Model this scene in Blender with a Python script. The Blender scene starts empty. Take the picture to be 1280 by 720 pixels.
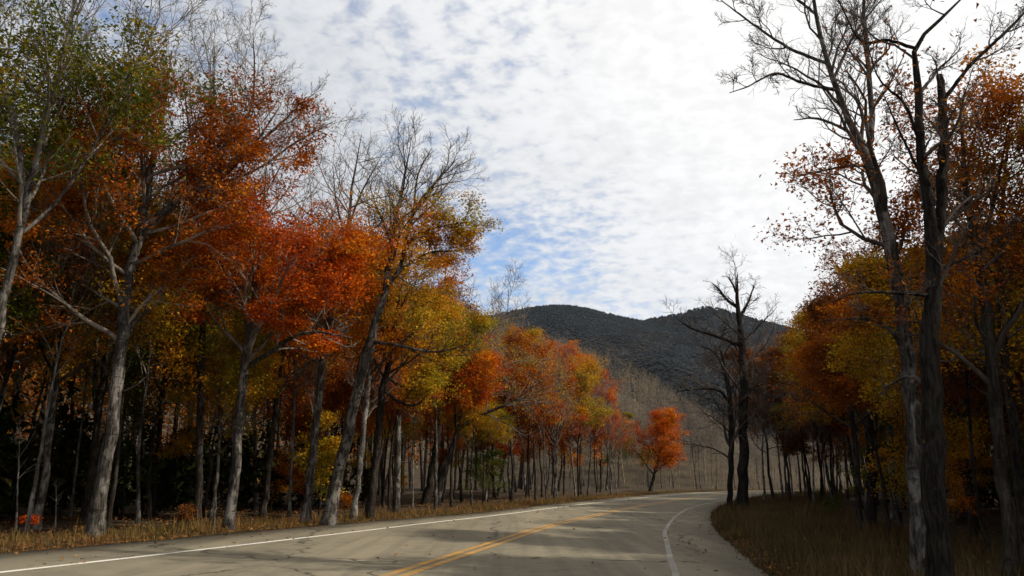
import bpy, math
import numpy as np
from mathutils import Vector

# ---------------------------------------------------------------- camera, sky, sun, exposure
SC = bpy.context.scene
COL = SC.collection
F = 1000.0                      # focal length in photo pixels (1280 wide)
PITCH = math.atan(0.248)
CAM_H = 1.4
cam = bpy.data.cameras.new('camera')
cam.sensor_width = 36.0
cam.lens = 36.0 * F / 1280.0
cam.clip_start = 0.1
cam.clip_end = 12000.0
camo = bpy.data.objects.new('camera', cam)
camo.location = (0, 0, CAM_H)
camo.rotation_euler = (math.pi / 2 + PITCH, 0, 0)
COL.objects.link(camo)
SC.camera = camo

SUN_AZ, SUN_EL = math.radians(97), math.radians(41)
SUN = Vector((math.sin(SUN_AZ) * math.cos(SUN_EL), math.cos(SUN_AZ) * math.cos(SUN_EL), math.sin(SUN_EL)))
sl = bpy.data.lights.new('sun', 'SUN')
sl.energy = 5.0
sl.angle = math.radians(0.6)
sl.color = (1.0, 0.91, 0.76)
so = bpy.data.objects.new('sun', sl)
so.rotation_euler = SUN.to_track_quat('Z', 'Y').to_euler()
COL.objects.link(so)

SC.view_settings.view_transform = 'Standard'
SC.view_settings.look = 'None'
SC.view_settings.gamma = 1.0
SC.view_settings.use_curve_mapping = False
SC.view_settings.exposure = 0.0
SC.render.engine = 'CYCLES'
SC.cycles.max_bounces = 5
SC.cycles.diffuse_bounces = 3
SC.cycles.glossy_bounces = 2
SC.cycles.transmission_bounces = 3
SC.cycles.transparent_max_bounces = 8
SC.cycles.caustics_reflective = False
SC.cycles.caustics_refractive = False


class NT:
    """small helper that builds shader nodes"""
    def __init__(self, tree):
        self.t = tree
        tree.nodes.clear()

    def n(self, kind, **kw):
        nd = self.t.nodes.new(kind)
        ins = kw.pop('ins', {})
        for k, v in kw.items():
            setattr(nd, k, v)
        for k, v in ins.items():
            self.set(nd.inputs[k], v)
        return nd

    def set(self, sock, v):
        if isinstance(v, bpy.types.NodeSocket):
            self.t.links.new(v, sock)
        else:
            sock.default_value = v

    def math(self, op, a, b=0.0, c=None, clamp=False):
        nd = self.t.nodes.new('ShaderNodeMath')
        nd.operation = op
        nd.use_clamp = clamp
        self.set(nd.inputs[0], a)
        self.set(nd.inputs[1], b)
        if c is not None:
            self.set(nd.inputs[2], c)
        return nd.outputs[0]

    def mix(self, fac, a, b, mode='MIX'):
        nd = self.t.nodes.new('ShaderNodeMix')
        nd.data_type = 'RGBA'
        nd.blend_type = mode
        self.set(nd.inputs[0], fac)
        for s, v in ((nd.inputs[6], a), (nd.inputs[7], b)):
            self.set(s, (*v, 1) if isinstance(v, tuple) and len(v) == 3 else v)
        return nd.outputs[2]

    def noise(self, vec, scale, detail=4, rough=0.55, dist=0.0):
        return self.n('ShaderNodeTexNoise', ins={'Vector': vec, 'Scale': scale, 'Detail': detail,
                                                 'Roughness': rough, 'Distortion': dist}).outputs[0]

    def ramp(self, fac, stops, interp='LINEAR'):
        nd = self.t.nodes.new('ShaderNodeValToRGB')
        nd.color_ramp.interpolation = interp
        el = nd.color_ramp.elements
        while len(el) < len(stops):
            el.new(0.5)
        for e, (p, c) in zip(el, stops):
            e.position = p
            e.color = (*c, 1) if len(c) == 3 else c
        self.set(nd.inputs[0], fac)
        return nd.outputs[0]

    def mapping(self, vec, scale=(1, 1, 1), loc=(0, 0, 0), rot=(0, 0, 0)):
        return self.n('ShaderNodeMapping', ins={'Vector': vec, 'Scale': scale, 'Location': loc, 'Rotation': rot}).outputs[0]

    def smooth(self, v, a, b):
        return self.n('ShaderNodeMapRange', interpolation_type='SMOOTHSTEP',
                      ins={0: v, 1: a, 2: b, 3: 0.0, 4: 1.0}).outputs[0]


SKY_OFF = (1.08, 2.36, 0)
SKY_BASE = 0.80


def make_world():
    w = bpy.data.worlds.new('World')
    SC.world = w
    w.use_nodes = True
    q = NT(w.node_tree)
    sky = q.n('ShaderNodeTexSky', sky_type='NISHITA', sun_disc=False, sun_elevation=SUN_EL, sun_rotation=SUN_AZ,
              altitude=400.0, air_density=1.0, dust_density=0.6, ozone_density=1.5)
    d = q.n('ShaderNodeTexCoord').outputs['Generated']
    s = q.n('ShaderNodeSeparateXYZ', ins={0: d})
    z = q.math('MAXIMUM', s.outputs[2], 0.0)
    zz = q.math('ADD', z, 0.30)
    p = q.n('ShaderNodeCombineXYZ', ins={0: q.math('DIVIDE', s.outputs[0], zz), 1: q.math('DIVIDE', s.outputs[1], zz), 2: 0.0}).outputs[0]
    big = q.noise(q.mapping(p, (1, 1, 1), SKY_OFF), 1.5, 2, 0.5)
    mid = q.noise(q.mapping(p, (1.0, 1.1, 1), (1.7, 0.4, 0), (0, 0, 0.5)), 6.0, 5, 0.62, 0.3)
    cell = q.noise(q.mapping(p, (1.0, 1.15, 1), (5.2, 2.2, 0), (0, 0, 0.35)), 27.0, 3, 0.55, 0.2)
    sun_dot = q.n('ShaderNodeVectorMath', operation='DOT_PRODUCT', ins={0: d, 1: tuple(SUN)}).outputs['Value']
    near = q.smooth(sun_dot, -0.15, 0.48)
    veil = q.smooth(sun_dot, 0.12, 0.45)
    cen = lambda v, k: q.math('MULTIPLY', q.math('SUBTRACT', v, 0.5), k)
    dens = q.math('ADD', q.math('ADD', cen(big, 2.4), cen(mid, 1.0)), q.math('ADD', cen(cell, 1.7), q.math('MULTIPLY', veil, 0.70)))
    cover = q.smooth(q.math('ADD', dens, SKY_BASE), 0.0, 1.0)
    thick = q.smooth(q.math('ADD', q.math('MULTIPLY', mid, 0.5), q.math('MULTIPLY', cell, 0.6)), 0.40, 0.70)
    far = q.math('ADD', 5.9, q.math('MULTIPLY', thick, 1.3))
    bright = q.math('ADD', far, q.math('MULTIPLY', near, 4.2))
    cloud = q.mix(1.0, q.mix(near, (0.93, 0.955, 1.0), (1.0, 0.985, 0.96)), q.n('ShaderNodeCombineColor', ins={0: bright, 1: bright, 2: bright}).outputs[0], 'MULTIPLY')
    blue = q.mix(1.0, sky.outputs[0], (1.75, 1.8, 1.9), 'MULTIPLY')
    c = q.mix(q.math('MULTIPLY', cover, 0.94), blue, cloud)
    bg = q.n('ShaderNodeBackground', ins={0: c, 1: 0.1})
    out = q.n('ShaderNodeOutputWorld')
    w.node_tree.links.new(bg.outputs[0], out.inputs[0])


make_world()

# ---------------------------------------------------------------- road line and terrain height
RNG = np.random.default_rng(7)
CP = np.array([(-10.5, -45), (-7.2, -22), (-4.0, 2), (-2, 13), (-.15, 22), (1.25, 28.1), (3.6, 35.8), (6.7, 45), (10.3, 54),
               (14.9, 64.5), (20.3, 75), (27.5, 86), (37, 96.5), (50, 105.5), (70, 112.5), (100, 116.5), (140, 117)], float)


def catmull(P, n=24):
    P = np.asarray(P, float)
    P = np.vstack([2 * P[0] - P[1], P, 2 * P[-1] - P[-2]])
    out = []
    t = np.linspace(0, 1, n, endpoint=False)[:, None]
    for i in range(1, len(P) - 2):
        a, b, c, d = P[i - 1], P[i], P[i + 1], P[i + 2]
        out.append(.5 * (2 * b + (c - a) * t + (2 * a - 5 * b + 4 * c - d) * t * t + (3 * b - a - 3 * c + d) * t ** 3))
    return np.vstack(out + [P[-2][None]])


CL = catmull(CP)
CT = np.gradient(CL, axis=0)
CT /= np.linalg.norm(CT, axis=1)[:, None]
CN = np.stack([CT[:, 1], -CT[:, 0]], 1)          # points to the right of the road


def table(xs, ys):
    return lambda y: np.interp(y, xs, ys)


LEDGE = table([10, 13, 17, 21, 28, 34, 44, 60], [7.7, 7.6, 7.0, 6.7, 5.8, 4.95, 5.1, 5.2])
LWHITE = table([11, 15, 21, 31, 36, 50], [5.4, 5.0, 4.4, 3.65, 3.5, 3.4])
RWHITE = table([16, 19, 25, 30.5, 36.5, 44, 50, 80], [4.43, 4.29, 4.04, 3.71, 3.28, 2.9, 2.8, 3.1])
REDGE = table([16.6, 24, 30, 36.5, 44.6, 52, 57], [6.05, 5.8, 5.38, 4.74, 4.2, 3.95, 3.9])


def road_off(x, y):
    x = np.atleast_1d(np.asarray(x, float)); y = np.atleast_1d(np.asarray(y, float))
    o = np.empty(len(x)); cy = np.empty(len(x))
    for i in range(0, len(x), 4000):
        xs, ys = x[i:i + 4000, None], y[i:i + 4000, None]
        k = ((xs - CL[None, :, 0]) ** 2 + (ys - CL[None, :, 1]) ** 2).argmin(1)
        o[i:i + 4000] = (x[i:i + 4000] - CL[k, 0]) * CN[k, 0] + (y[i:i + 4000] - CL[k, 1]) * CN[k, 1]
        cy[i:i + 4000] = CL[k, 1]
    return o, cy


def sstep(a, b, v):
    t = np.clip((v - a) / (b - a), 0, 1)
    return t * t * (3 - 2 * t)


def height(x, y, o=None):
    x = np.atleast_1d(np.asarray(x, float)); y = np.atleast_1d(np.asarray(y, float))
    if o is None:
        o, _ = road_off(x, y)
    z = .95 * sstep(10, 100, y) - (.03 - .028 * np.clip((y - 22) / 35, 0, 1)) * np.clip(o, -9, 6)
    z = z + sstep(122, 238, y) * np.clip(42 - .50 * x, 0, 37) + sstep(45, 150, -o) * sstep(-60, 10, y) * 22 * sstep(200, 120, y)
    z = z + sstep(9, 30, o) * 0.5
    k = sstep(9, 16, np.abs(o))
    z = z + k * (0.10 * np.sin(x * .9 + 1.3 * np.sin(y * .37)) + 0.09 * np.sin(y * .73 + x * .31))
    return z


def ray(u, v):
    r, up = (u - 640) / F, -(v - 360) / F
    return np.array([r, math.cos(PITCH) - up * math.sin(PITCH), math.sin(PITCH) + up * math.cos(PITCH)])


def at(u, v, Y):
    """the place seen at photo position (u, v) that lies Y metres ahead"""
    d = ray(u, v)
    return d * (Y / d[1]) + np.array([0, 0, CAM_H])


def hit(u, v):
    d = ray(u, v)
    t = np.arange(4, 260, .1)
    q = d[None] * t[:, None]
    below = q[:, 2] + CAM_H < height(q[:, 0], q[:, 1])
    return q[below.argmax()] if below.any() else q[-1]


def project(x, y, z):
    zc = y * math.cos(PITCH) + (z - CAM_H) * math.sin(PITCH)
    up = -y * math.sin(PITCH) + (z - CAM_H) * math.cos(PITCH)
    return 640 + F * x / zc, 360 - F * up / zc


# ---------------------------------------------------------------- mesh helpers
def mesh_np(name, verts, faces, mat=None, smooth=False):
    """verts (n,3); faces a list of (m,k) index arrays"""
    me = bpy.data.meshes.new(name)
    verts = np.asarray(verts, np.float32)
    me.vertices.add(len(verts))
    me.vertices.foreach_set('co', verts.ravel())
    faces = [f for f in faces if len(f)]
    loops = np.concatenate([f.ravel() for f in faces]).astype(np.int32)
    sizes = np.concatenate([np.full(len(f), f.shape[1], np.int32) for f in faces])
    starts = np.concatenate([[0], np.cumsum(sizes)[:-1]]).astype(np.int32)
    me.loops.add(len(loops))
    me.loops.foreach_set('vertex_index', loops)
    me.polygons.add(len(sizes))
    me.polygons.foreach_set('loop_start', starts)
    if smooth:
        me.polygons.foreach_set('use_smooth', np.ones(len(sizes), bool))
    me.update(calc_edges=True)
    if mat:
        me.materials.append(mat)
    return me


def link(name, data, parent=None, loc=None, kind=None):
    o = bpy.data.objects.new(name, data)
    COL.objects.link(o)
    if parent:
        o.parent = parent
    if loc is not None:
        o.location = loc
    if kind:
        o['kind'] = kind
    return o


def thing(name, label, cat, loc, group=None):
    o = link(name, None, None, loc)
    o.empty_display_size = 0.3
    o['label'] = label
    o['category'] = cat
    if group:
        o['group'] = group
    return o


def material(name):
    m = bpy.data.materials.new(name)
    m.use_nodes = True
    return m, NT(m.node_tree)


def finish(m, q, color, rough=0.8, bump=None, bump_d=0.02, strength=0.6, spec=0.25):
    b = q.n('ShaderNodeBsdfPrincipled', ins={'Base Color': color, 'Roughness': rough, 'Specular IOR Level': spec})
    if bump is not None:
        q.set(b.inputs['Normal'], q.n('ShaderNodeBump', ins={'Height': bump, 'Distance': bump_d, 'Strength': strength}).outputs[0])
    q.set(q.n('ShaderNodeOutputMaterial').inputs[0], b.outputs[0])
    return m


# ---------------------------------------------------------------- materials
def bark(name, dark, light, patch, patch_amt, ring=0.0):
    m, q = material(name)
    co = q.n('ShaderNodeTexCoord').outputs['Object']
    rnd = q.n('ShaderNodeObjectInfo').outputs['Random']
    off = q.n('ShaderNodeVectorMath', operation='ADD', ins={0: co, 1: q.n('ShaderNodeCombineXYZ', ins={0: q.math('MULTIPLY', rnd, 37.0)}).outputs[0]}).outputs[0]
    fine = q.noise(q.mapping(off, (9, 9, 1.6)), 2.2, 6, 0.65)
    big = q.noise(q.mapping(off, (2.4, 2.4, 1.2)), 1.5, 4, 0.6, 0.6)
    furrow = q.noise(q.mapping(off, (16, 16, 2.4)), 1.0, 4, 0.6, 0.8)
    c = q.mix(q.smooth(fine, 0.3, 0.7), dark, light)
    c = q.mix(q.math('MULTIPLY', q.smooth(furrow, 0.52, 0.40), 0.55), c, tuple(v * .45 for v in dark))
    c = q.mix(q.math('MULTIPLY', q.smooth(big, 0.48, 0.62), patch_amt), c, patch)
    moss = q.noise(q.mapping(off, (1.4, 1.4, .5)), 1.3, 3, .6)
    c = q.mix(q.math('MULTIPLY', q.smooth(moss, 0.56, 0.74), 0.45), c, (0.055, 0.06, 0.028))
    h = q.math('ADD', fine, q.math('MULTIPLY', q.smooth(furrow, 0.40, 0.52), 0.5))
    if ring:
        rg = q.noise(q.mapping(off, (1.6, 1.6, 11.0)), 1.3, 4, 0.65)
        c = q.mix(q.math('MULTIPLY', q.smooth(rg, 0.58, 0.68), ring), c, (0.035, 0.03, 0.026))
        h = q.math('SUBTRACT', h, q.math('MULTIPLY', q.smooth(rg, 0.56, 0.7), 0.5))
    return finish(m, q, c, 0.95, h, 0.045, 1.0, 0.03)


BARK_GREY = bark('bark_grey', (0.028, 0.024, 0.021), (0.098, 0.087, 0.076), (0.245, 0.225, 0.2), 0.68, 0.9)
BARK_PALE = bark('bark_pale', (0.075, 0.066, 0.058), (0.19, 0.172, 0.15), (0.34, 0.32, 0.29), 0.75, 0.8)
BARK_BROWN = bark('bark_brown', (0.02, 0.016, 0.013), (0.052, 0.042, 0.034), (0.105, 0.094, 0.082), 0.35, 0.2)
BARK_DEAD = bark('bark_dead', (0.012, 0.01, 0.009), (0.03, 0.025, 0.022), (0.05, 0.044, 0.038), 0.3)


def twig_mat(name, a, b):
    m, q = material(name)
    co = q.n('ShaderNodeTexCoord').outputs['Object']
    return finish(m, q, q.mix(q.smooth(q.noise(co, 2.0, 3), .35, .65), a, b), 0.85, spec=0.15)


TWIG_GREY = twig_mat('twig_grey', (0.07, 0.057, 0.046), (0.21, 0.182, 0.15))
TWIG_PALE = twig_mat('twig_pale', (0.115, 0.09, 0.06), (0.23, 0.18, 0.12))
TWIG_BROWN = twig_mat('twig_brown', (0.035, 0.027, 0.022), (0.085, 0.067, 0.055))


def leaf_mat(name, stops, trans=0.28):
    m, q = material(name)
    co = q.n('ShaderNodeTexCoord').outputs['Object']
    rnd = q.n('ShaderNodeObjectInfo').outputs['Random']
    isl = q.n('ShaderNodeNewGeometry').outputs['Random Per Island']
    off = q.n('ShaderNodeVectorMath', operation='ADD', ins={0: co, 1: q.n('ShaderNodeCombineXYZ', ins={0: q.math('MULTIPLY', rnd, 61.0)}).outputs[0]}).outputs[0]
    n1 = q.smooth(q.noise(off, 0.42, 3, 0.6), 0.3, 0.7)
    f = q.math('ADD', q.math('MULTIPLY', n1, 0.68), q.math('MULTIPLY', isl, 0.32))
    f = q.math('ADD', f, q.math('MULTIPLY', q.math('SUBTRACT', rnd, 0.5), 0.16), clamp=True)
    c = q.ramp(f, stops)
    v = q.math('ADD', 0.62, q.math('MULTIPLY', q.math('FRACT', q.math('MULTIPLY', isl, 7.31)), 0.72))
    c = q.mix(1.0, c, q.n('ShaderNodeCombineColor', ins={0: v, 1: v, 2: v}).outputs[0], 'MULTIPLY')
    a = q.n('ShaderNodeBsdfDiffuse', ins={'Color': c})
    b = q.n('ShaderNodeBsdfTranslucent', ins={'Color': c})
    x = q.n('ShaderNodeMixShader', ins={0: trans, 1: a.outputs[0], 2: b.outputs[0]})
    q.set(q.n('ShaderNodeOutputMaterial').inputs[0], x.outputs[0])
    return m


LEAF = {
    'rust': leaf_mat('leaf_rust', [(0, (0.146, 0.065, 0.0146)), (.3, (0.249, 0.069, 0.0111)), (.65, (0.376, 0.097, 0.0084)), (1, (0.460, 0.175, 0.0111))]),
    'red': leaf_mat('leaf_red', [(0, (0.249, 0.039, 0.0092)), (.35, (0.395, 0.061, 0.0074)), (.7, (0.506, 0.114, 0.0074)), (1, (0.533, 0.202, 0.0111))]),
    'orange': leaf_mat('leaf_orange', [(0, (0.350, 0.069, 0.0092)), (.35, (0.497, 0.124, 0.0074)), (.65, (0.552, 0.217, 0.0111)), (1, (0.386, 0.239, 0.0184))]),
    'gold': leaf_mat('leaf_gold', [(0, (0.479, 0.146, 0.0092)), (.3, (0.515, 0.249, 0.0130)), (.65, (0.367, 0.257, 0.0202)), (1, (0.156, 0.175, 0.0184))]),
    'green': leaf_mat('leaf_green', [(0, (0.031, 0.055, 0.0089)), (.45, (0.073, 0.097, 0.0117)), (.75, (0.173, 0.158, 0.0138)), (1, (0.317, 0.152, 0.0110))]),
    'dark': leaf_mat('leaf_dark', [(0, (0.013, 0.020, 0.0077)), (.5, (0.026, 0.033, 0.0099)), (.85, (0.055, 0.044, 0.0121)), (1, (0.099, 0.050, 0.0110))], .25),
    'brown': leaf_mat('leaf_brown', [(0, (0.095, 0.045, 0.018)), (.5, (0.17, 0.062, 0.016)), (.85, (0.27, 0.08, 0.013)), (1, (0.34, 0.16, 0.016))]),
}


# ---------------------------------------------------------------- tree growing
def norm(v):
    return v / np.maximum(np.linalg.norm(v, axis=-1, keepdims=True), 1e-9)


class Tubes:
    def __init__(self):
        self.v, self.f, self.n = [], [], 0

    def add(self, pts, rad, K, cap=False):
        """pts (N,S+1,3), rad (N,S+1)"""
        N, S1, _ = pts.shape
        if N == 0:
            return
        tan = norm(np.gradient(pts, axis=1))
        mean = norm(pts[:, -1] - pts[:, 0])
        ref = np.where(np.abs(mean[:, 2:3]) > 0.75, np.array([[1., 0.2, 0]]), np.array([[0.1, 0.1, 1.]]))
        a = norm(np.cross(tan, ref[:, None, :]))
        b = np.cross(tan, a)
        th = np.arange(K) * 2 * np.pi / K
        ring = pts[:, :, None, :] + rad[:, :, None, None] * (a[:, :, None, :] * np.cos(th)[None, None, :, None] + b[:, :, None, :] * np.sin(th)[None, None, :, None])
        idx = self.n + np.arange(N * S1 * K).reshape(N, S1, K)
        nx = np.roll(idx, -1, axis=2)
        q = np.stack([idx[:, :-1], nx[:, :-1], nx[:, 1:], idx[:, 1:]], -1).reshape(-1, 4)
        self.v.append(ring.reshape(-1, 3))
        self.f.append(q)
        self.n += N * S1 * K
        if cap:
            c = self.n + np.arange(N)
            self.v.append(pts[:, -1] + tan[:, -1] * rad[:, -1:] * 0.4)
            self.f.append(np.stack([idx[:, -1], nx[:, -1], np.repeat(c[:, None], K, 1)], -1).reshape(-1, 3))
            self.n += N

    def mesh(self, name, mat):
        if not self.v:
            return None
        return mesh_np(name, np.concatenate(self.v), self.f, mat, True)


def grow(rng, P, D, L, R, nseg, wob, up, tip=0.25):
    d = norm(D)
    pts = [P]
    for s in range(nseg):
        d = d + rng.normal(0, wob, d.shape)
        d[:, 2] += up
        d = norm(d)
        P = P + d * (L / nseg)[:, None]
        pts.append(P)
    t = np.linspace(0, 1, nseg + 1)[None]
    return np.stack(pts, 1), R[:, None] * (1 - (1 - tip) * t)


def along(pts, rad, i, t):
    S = pts.shape[1] - 1
    x = np.clip(t * S, 0, S - 1e-6)
    k = x.astype(int)
    w = (x - k)[:, None]
    p = pts[i, k] * (1 - w) + pts[i, k + 1] * w
    r = rad[i, k] * (1 - w[:, 0]) + rad[i, k + 1] * w[:, 0]
    return p, norm(pts[i, k + 1] - pts[i, k]), r


def sprout(rng, pts, rad, k, t0, t1, ang, flat=0.0):
    """k children on every branch: their starting points, directions, parent radius, parent index and place t"""
    N = len(pts)
    i = np.repeat(np.arange(N), k)
    s = np.tile(np.arange(k), N)
    t = t0 + (t1 - t0) * (s + rng.uniform(0.05, 0.95, len(i))) / k
    p, tan, r = along(pts, rad, i, t)
    ref = np.where(np.abs(tan[:, 2:3]) > 0.8, np.array([[1., 0, 0]]), np.array([[0., 0, 1.]]))
    a = norm(np.cross(tan, ref))
    b = np.cross(tan, a)
    if flat:
        az = np.where(rng.random(len(i)) < .5, 0, np.pi) + rng.normal(0, 1.0 - flat, len(i))
    else:
        az = s * 2.4 + np.repeat(rng.uniform(0, 6.28, N), k) + rng.normal(0, .5, len(i))
    th = np.radians(ang) * rng.uniform(0.7, 1.25, len(i))
    d = tan * np.cos(th)[:, None] + (a * np.cos(az)[:, None] + b * np.sin(az)[:, None]) * np.sin(th)[:, None]
    return p, d, r, i, t


def leaf_quads(rng, pos, size, flat=0.7):
    n = len(pos)
    nrm = norm(np.array([[0, 0, 1.]]) * flat + rng.normal(0, 0.45, (n, 3)))
    ax = rng.normal(0, 1, (n, 3))
    ax[:, 2] -= 0.35
    ax = norm(ax - nrm * (ax * nrm).sum(1, keepdims=True))
    sd = np.cross(nrm, ax)
    L = (size * rng.uniform(0.6, 1.3, n))[:, None]
    W = L * rng.uniform(0.34, 0.5, (n, 1))
    k = rng.uniform(.35, .6, (n, 1))
    v = np.stack([pos - sd * W * .5, pos + ax * L * k + sd * W, pos + ax * L], 1)
    return v.reshape(-1, 3), np.arange(n * 3).reshape(n, 3)


DEF = dict(n1=12, t1=(0.35, 0.97), a1=58, l1=0.42, l1_top=0.5, n2=7, a2=54, l2=0.58, n3=6, a3=48, l3=0.55, n4=4, l4=0.5, a4=42,
           wob=0.13, up=0.05, leaves=0, leaf=0.09, leaf_z=(0.0, 1.0), leaf_soft=0.08, rtwig=0.006, flat2=0.0, spread=0.18, per_m=2.4, lpc=5, spray=0.7, draw4=1.0, cap=700)


def grow_tree(seed, stems, par):
    """stems: list of (pts (n,3), rad (n,)) in local space, the first one the trunk. Returns level arrays and leaf positions"""
    rng = np.random.default_rng(seed)
    P = dict(DEF); P.update(par)
    S = 26
    sp, sr = [], []
    for pts, rad in stems:
        c = catmull(np.column_stack([pts, rad]), 12)
        u = np.linspace(0, 1, S + 1)
        seg = np.concatenate([[0], np.cumsum(np.linalg.norm(np.diff(c[:, :3], axis=0), axis=1))])
        seg /= seg[-1]
        r = np.column_stack([np.interp(u, seg, c[:, k]) for k in range(4)])
        j = rng.normal(0, 1, (S + 1, 3)) * r[:, 3:4] * 0.16
        j[0] = 0
        sp.append(r[:, :3] + j)
        sr.append(r[:, 3] * (1 + rng.normal(0, .035, S + 1)))
    sp, sr = np.array(sp), np.array(sr)
    zmax = sp[..., 2].max()
    H = zmax
    lev = []
    slen = np.linalg.norm(np.diff(sp, axis=1), axis=2).sum(1)
    # first limbs: number in proportion to each stem's length
    p1, d1, r1, L1 = [], [], [], []
    for k in range(len(sp)):
        n = P['n1'] if k == 0 else max(4, int(slen[k] * P['per_m']))
        lo, hi = P['t1'] if k == 0 else (0.25, 0.98)
        p, d, r, i, t = sprout(rng, sp[k:k + 1], sr[k:k + 1], n, lo, hi, P['a1'])
        d[:, 2] += 0.18
        p1.append(p); d1.append(norm(d)); r1.append(r)
        base = P['l1'] * (H if k == 0 else min(H, 1.6 * slen[k]))
        tt = (t - lo) / max(hi - lo, .01)
        L1.append(base * (1 - (1 - P['l1_top']) * tt) * rng.uniform(.7, 1.2, n))
    p1 = np.concatenate(p1); d1 = np.concatenate(d1); r1 = np.concatenate(r1); L1 = np.concatenate(L1)
    R1 = np.minimum(r1 * 0.55, 0.012 + 0.016 * L1)
    b1, q1 = grow(rng, p1, d1, L1, R1, 9, P['wob'], P['up'], .22)
    lev.append((b1, q1, 6))
    par_b, par_q, par_L = b1, q1, L1
    first = True
    for n, a, l, nseg, K in ((P['n2'], P['a2'], P['l2'], 5, 4), (P['n3'], P['a3'], P['l3'], 3, 3), (P['n4'], P['a4'], P['l4'], 1, 3)):
        if n == 0:
            break
        p, d, r, i, t = sprout(rng, par_b, par_q, n, 0.18, 1.0, a, P['flat2'])
        d[:, 2] += P['up'] * 2
        L = par_L[i] * l * (1.1 - 0.55 * t) * rng.uniform(.6, 1.25, len(i))
        R = np.maximum(np.minimum(r * 0.6, 0.004 + 0.013 * L), P['rtwig'] * (1.4 if nseg == 5 else 1.0 if nseg == 3 else .75))
        b, q = grow(rng, p, d, L, R, nseg, P['wob'] * 1.15, P['up'], .4)
        lev.append((b, q, K))
        par_b, par_q, par_L = b, q, L
        if first and len(b) > P['cap']:              # keep the longest side branches
            top = np.argsort(-L * rng.uniform(.6, 1.4, len(L)))[:P['cap']]
            par_b, par_q, par_L = b[top], q[top], L[top]
        first = False
    pos = None
    if P['leaves']:
        cand = np.concatenate([lev[-1][0].reshape(-1, 3), lev[-2][0][:, 1:].reshape(-1, 3)])
        n_last, s_last = lev[-1][0].shape[:2]
        tuft = np.repeat(rng.random(n_last // max(P['n4'] if len(lev) == 4 else P['n3'], 1) + 1) ** 1.2, (P['n4'] if len(lev) == 4 else P['n3']) * s_last)[:n_last * s_last]
        tuft = np.concatenate([tuft, np.full(len(cand) - len(tuft), .5)]) + .12
        z = cand[:, 2] / max(lev[-1][0][..., 2].max(), 1e-3)
        lo, hi = P['leaf_z']
        s = P['leaf_soft']
        w = sstep(lo - s, lo + s, z) * (1 - sstep(hi - s, hi + s, z)) + 1e-6
        # leaves grow in sprays: some branches hold more than others
        w *= 0.6 + P['spray'] * (np.sin(cand[:, 0] * 1.7 + 2 * np.sin(cand[:, 2] * 1.3 + seed)) * np.sin(cand[:, 1] * 1.6 + seed * 1.7) > -0.25)
        nl = min(P['leaves'], int(P['lpc'] * w.sum()))
        w = w * tuft
        k = rng.choice(len(cand), nl, p=w / w.sum())
        jit = rng.normal(0, P['spread'], (nl, 3))
        jit[:, 2] *= 0.45
        pos = cand[k] + jit
        vz = height_local(pos)
        pos = pos[vz]
    return sp, sr, lev, pos, rng, P


def height_local(pos):
    return pos[:, 2] > 0.25


def flare(sp, sr):
    """roots: the foot of the trunk widens"""
    r = sr.copy()
    hgt = sp[0, :, 2] - sp[0, 0, 2]
    r[0] = r[0] * (1 + 0.55 * np.exp(-hgt / 0.3))
    return r


def tree_meshes(name, seed, stems, par, bark_m, twig_m, leaf_key):
    sp, sr, lev, pos, rng, P = grow_tree(seed, stems, par)
    r = flare(sp, sr)
    # the trunk gets extra rings near the ground
    meshes = {'stems': []}
    for k in range(len(sp)):
        tb = Tubes()
        pts, rad = sp[k:k + 1], r[k:k + 1]
        if k == 0:
            pts = pts.copy(); pts[0, 0, 2] -= 0.25
        tb.add(pts, rad, 12 if k == 0 else 9, True)
        meshes['stems'].append(tb.mesh(name + ('_trunk' if k == 0 else '_limb'), bark_m))
    tb = Tubes()
    for j, (b, q, K) in enumerate(lev):
        if j == 3 and P['draw4'] < 1:              # the finest twigs hide among the leaves
            keep = rng.random(len(b)) < P['draw4']
            b, q = b[keep], q[keep]
        tb.add(b, q, K)
    meshes['branches'] = tb.mesh(name + '_branches', twig_m)
    meshes['crown'] = None
    if pos is not None and len(pos):
        v, f = leaf_quads(rng, pos, P['leaf'])
        meshes['crown'] = mesh_np(name + '_crown', v, [f], LEAF[leaf_key])
    meshes['height'] = max(b[..., 2].max() for b, q, K in lev)
    return meshes


def place_tree(meshes, name, label, cat, loc, group=None, rot=0.0, scale=1.0, leaf_key=None):
    if label.startswith('leafless') or leaf_key == 'none':
        name = 'bare_tree'
    root = thing(name, label, cat, loc, group)
    root.rotation_euler = (0, 0, rot)
    root.scale = scale if isinstance(scale, tuple) else (scale,) * 3
    for k, me in enumerate(meshes['stems']):
        link('trunk' if k == 0 else 'limb', me, root)
    if meshes['branches']:
        link('branches', meshes['branches'], root, kind='stuff')
    if meshes['crown']:
        c = link('crown', meshes['crown'], root, kind='stuff')
        if leaf_key in LEAF:                           # the same crown shape in another autumn colour
            c.material_slots[0].link = 'OBJECT'
            c.material_slots[0].material = LEAF[leaf_key]
    return root


def px_stem(path, Y, base_z=None, dy=0.0, ground=False):
    """a stem through photo positions (u, v, width in px), Y metres ahead, drifting dy metres deeper towards its tip"""
    n = len(path)
    P, R = [], []
    for k, (u, v, w) in enumerate(path):
        y = Y + dy * k / max(n - 1, 1)
        q = at(u, v, y)
        zc = y * math.cos(PITCH) + (q[2] - CAM_H) * math.sin(PITCH)
        P.append(q)
        R.append(0.37 * w * zc / F)
    P = np.array(P)
    if ground:
        P[0, 2] = height(P[0, 0], P[0, 1])[0]
    return P, np.array(R)


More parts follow.
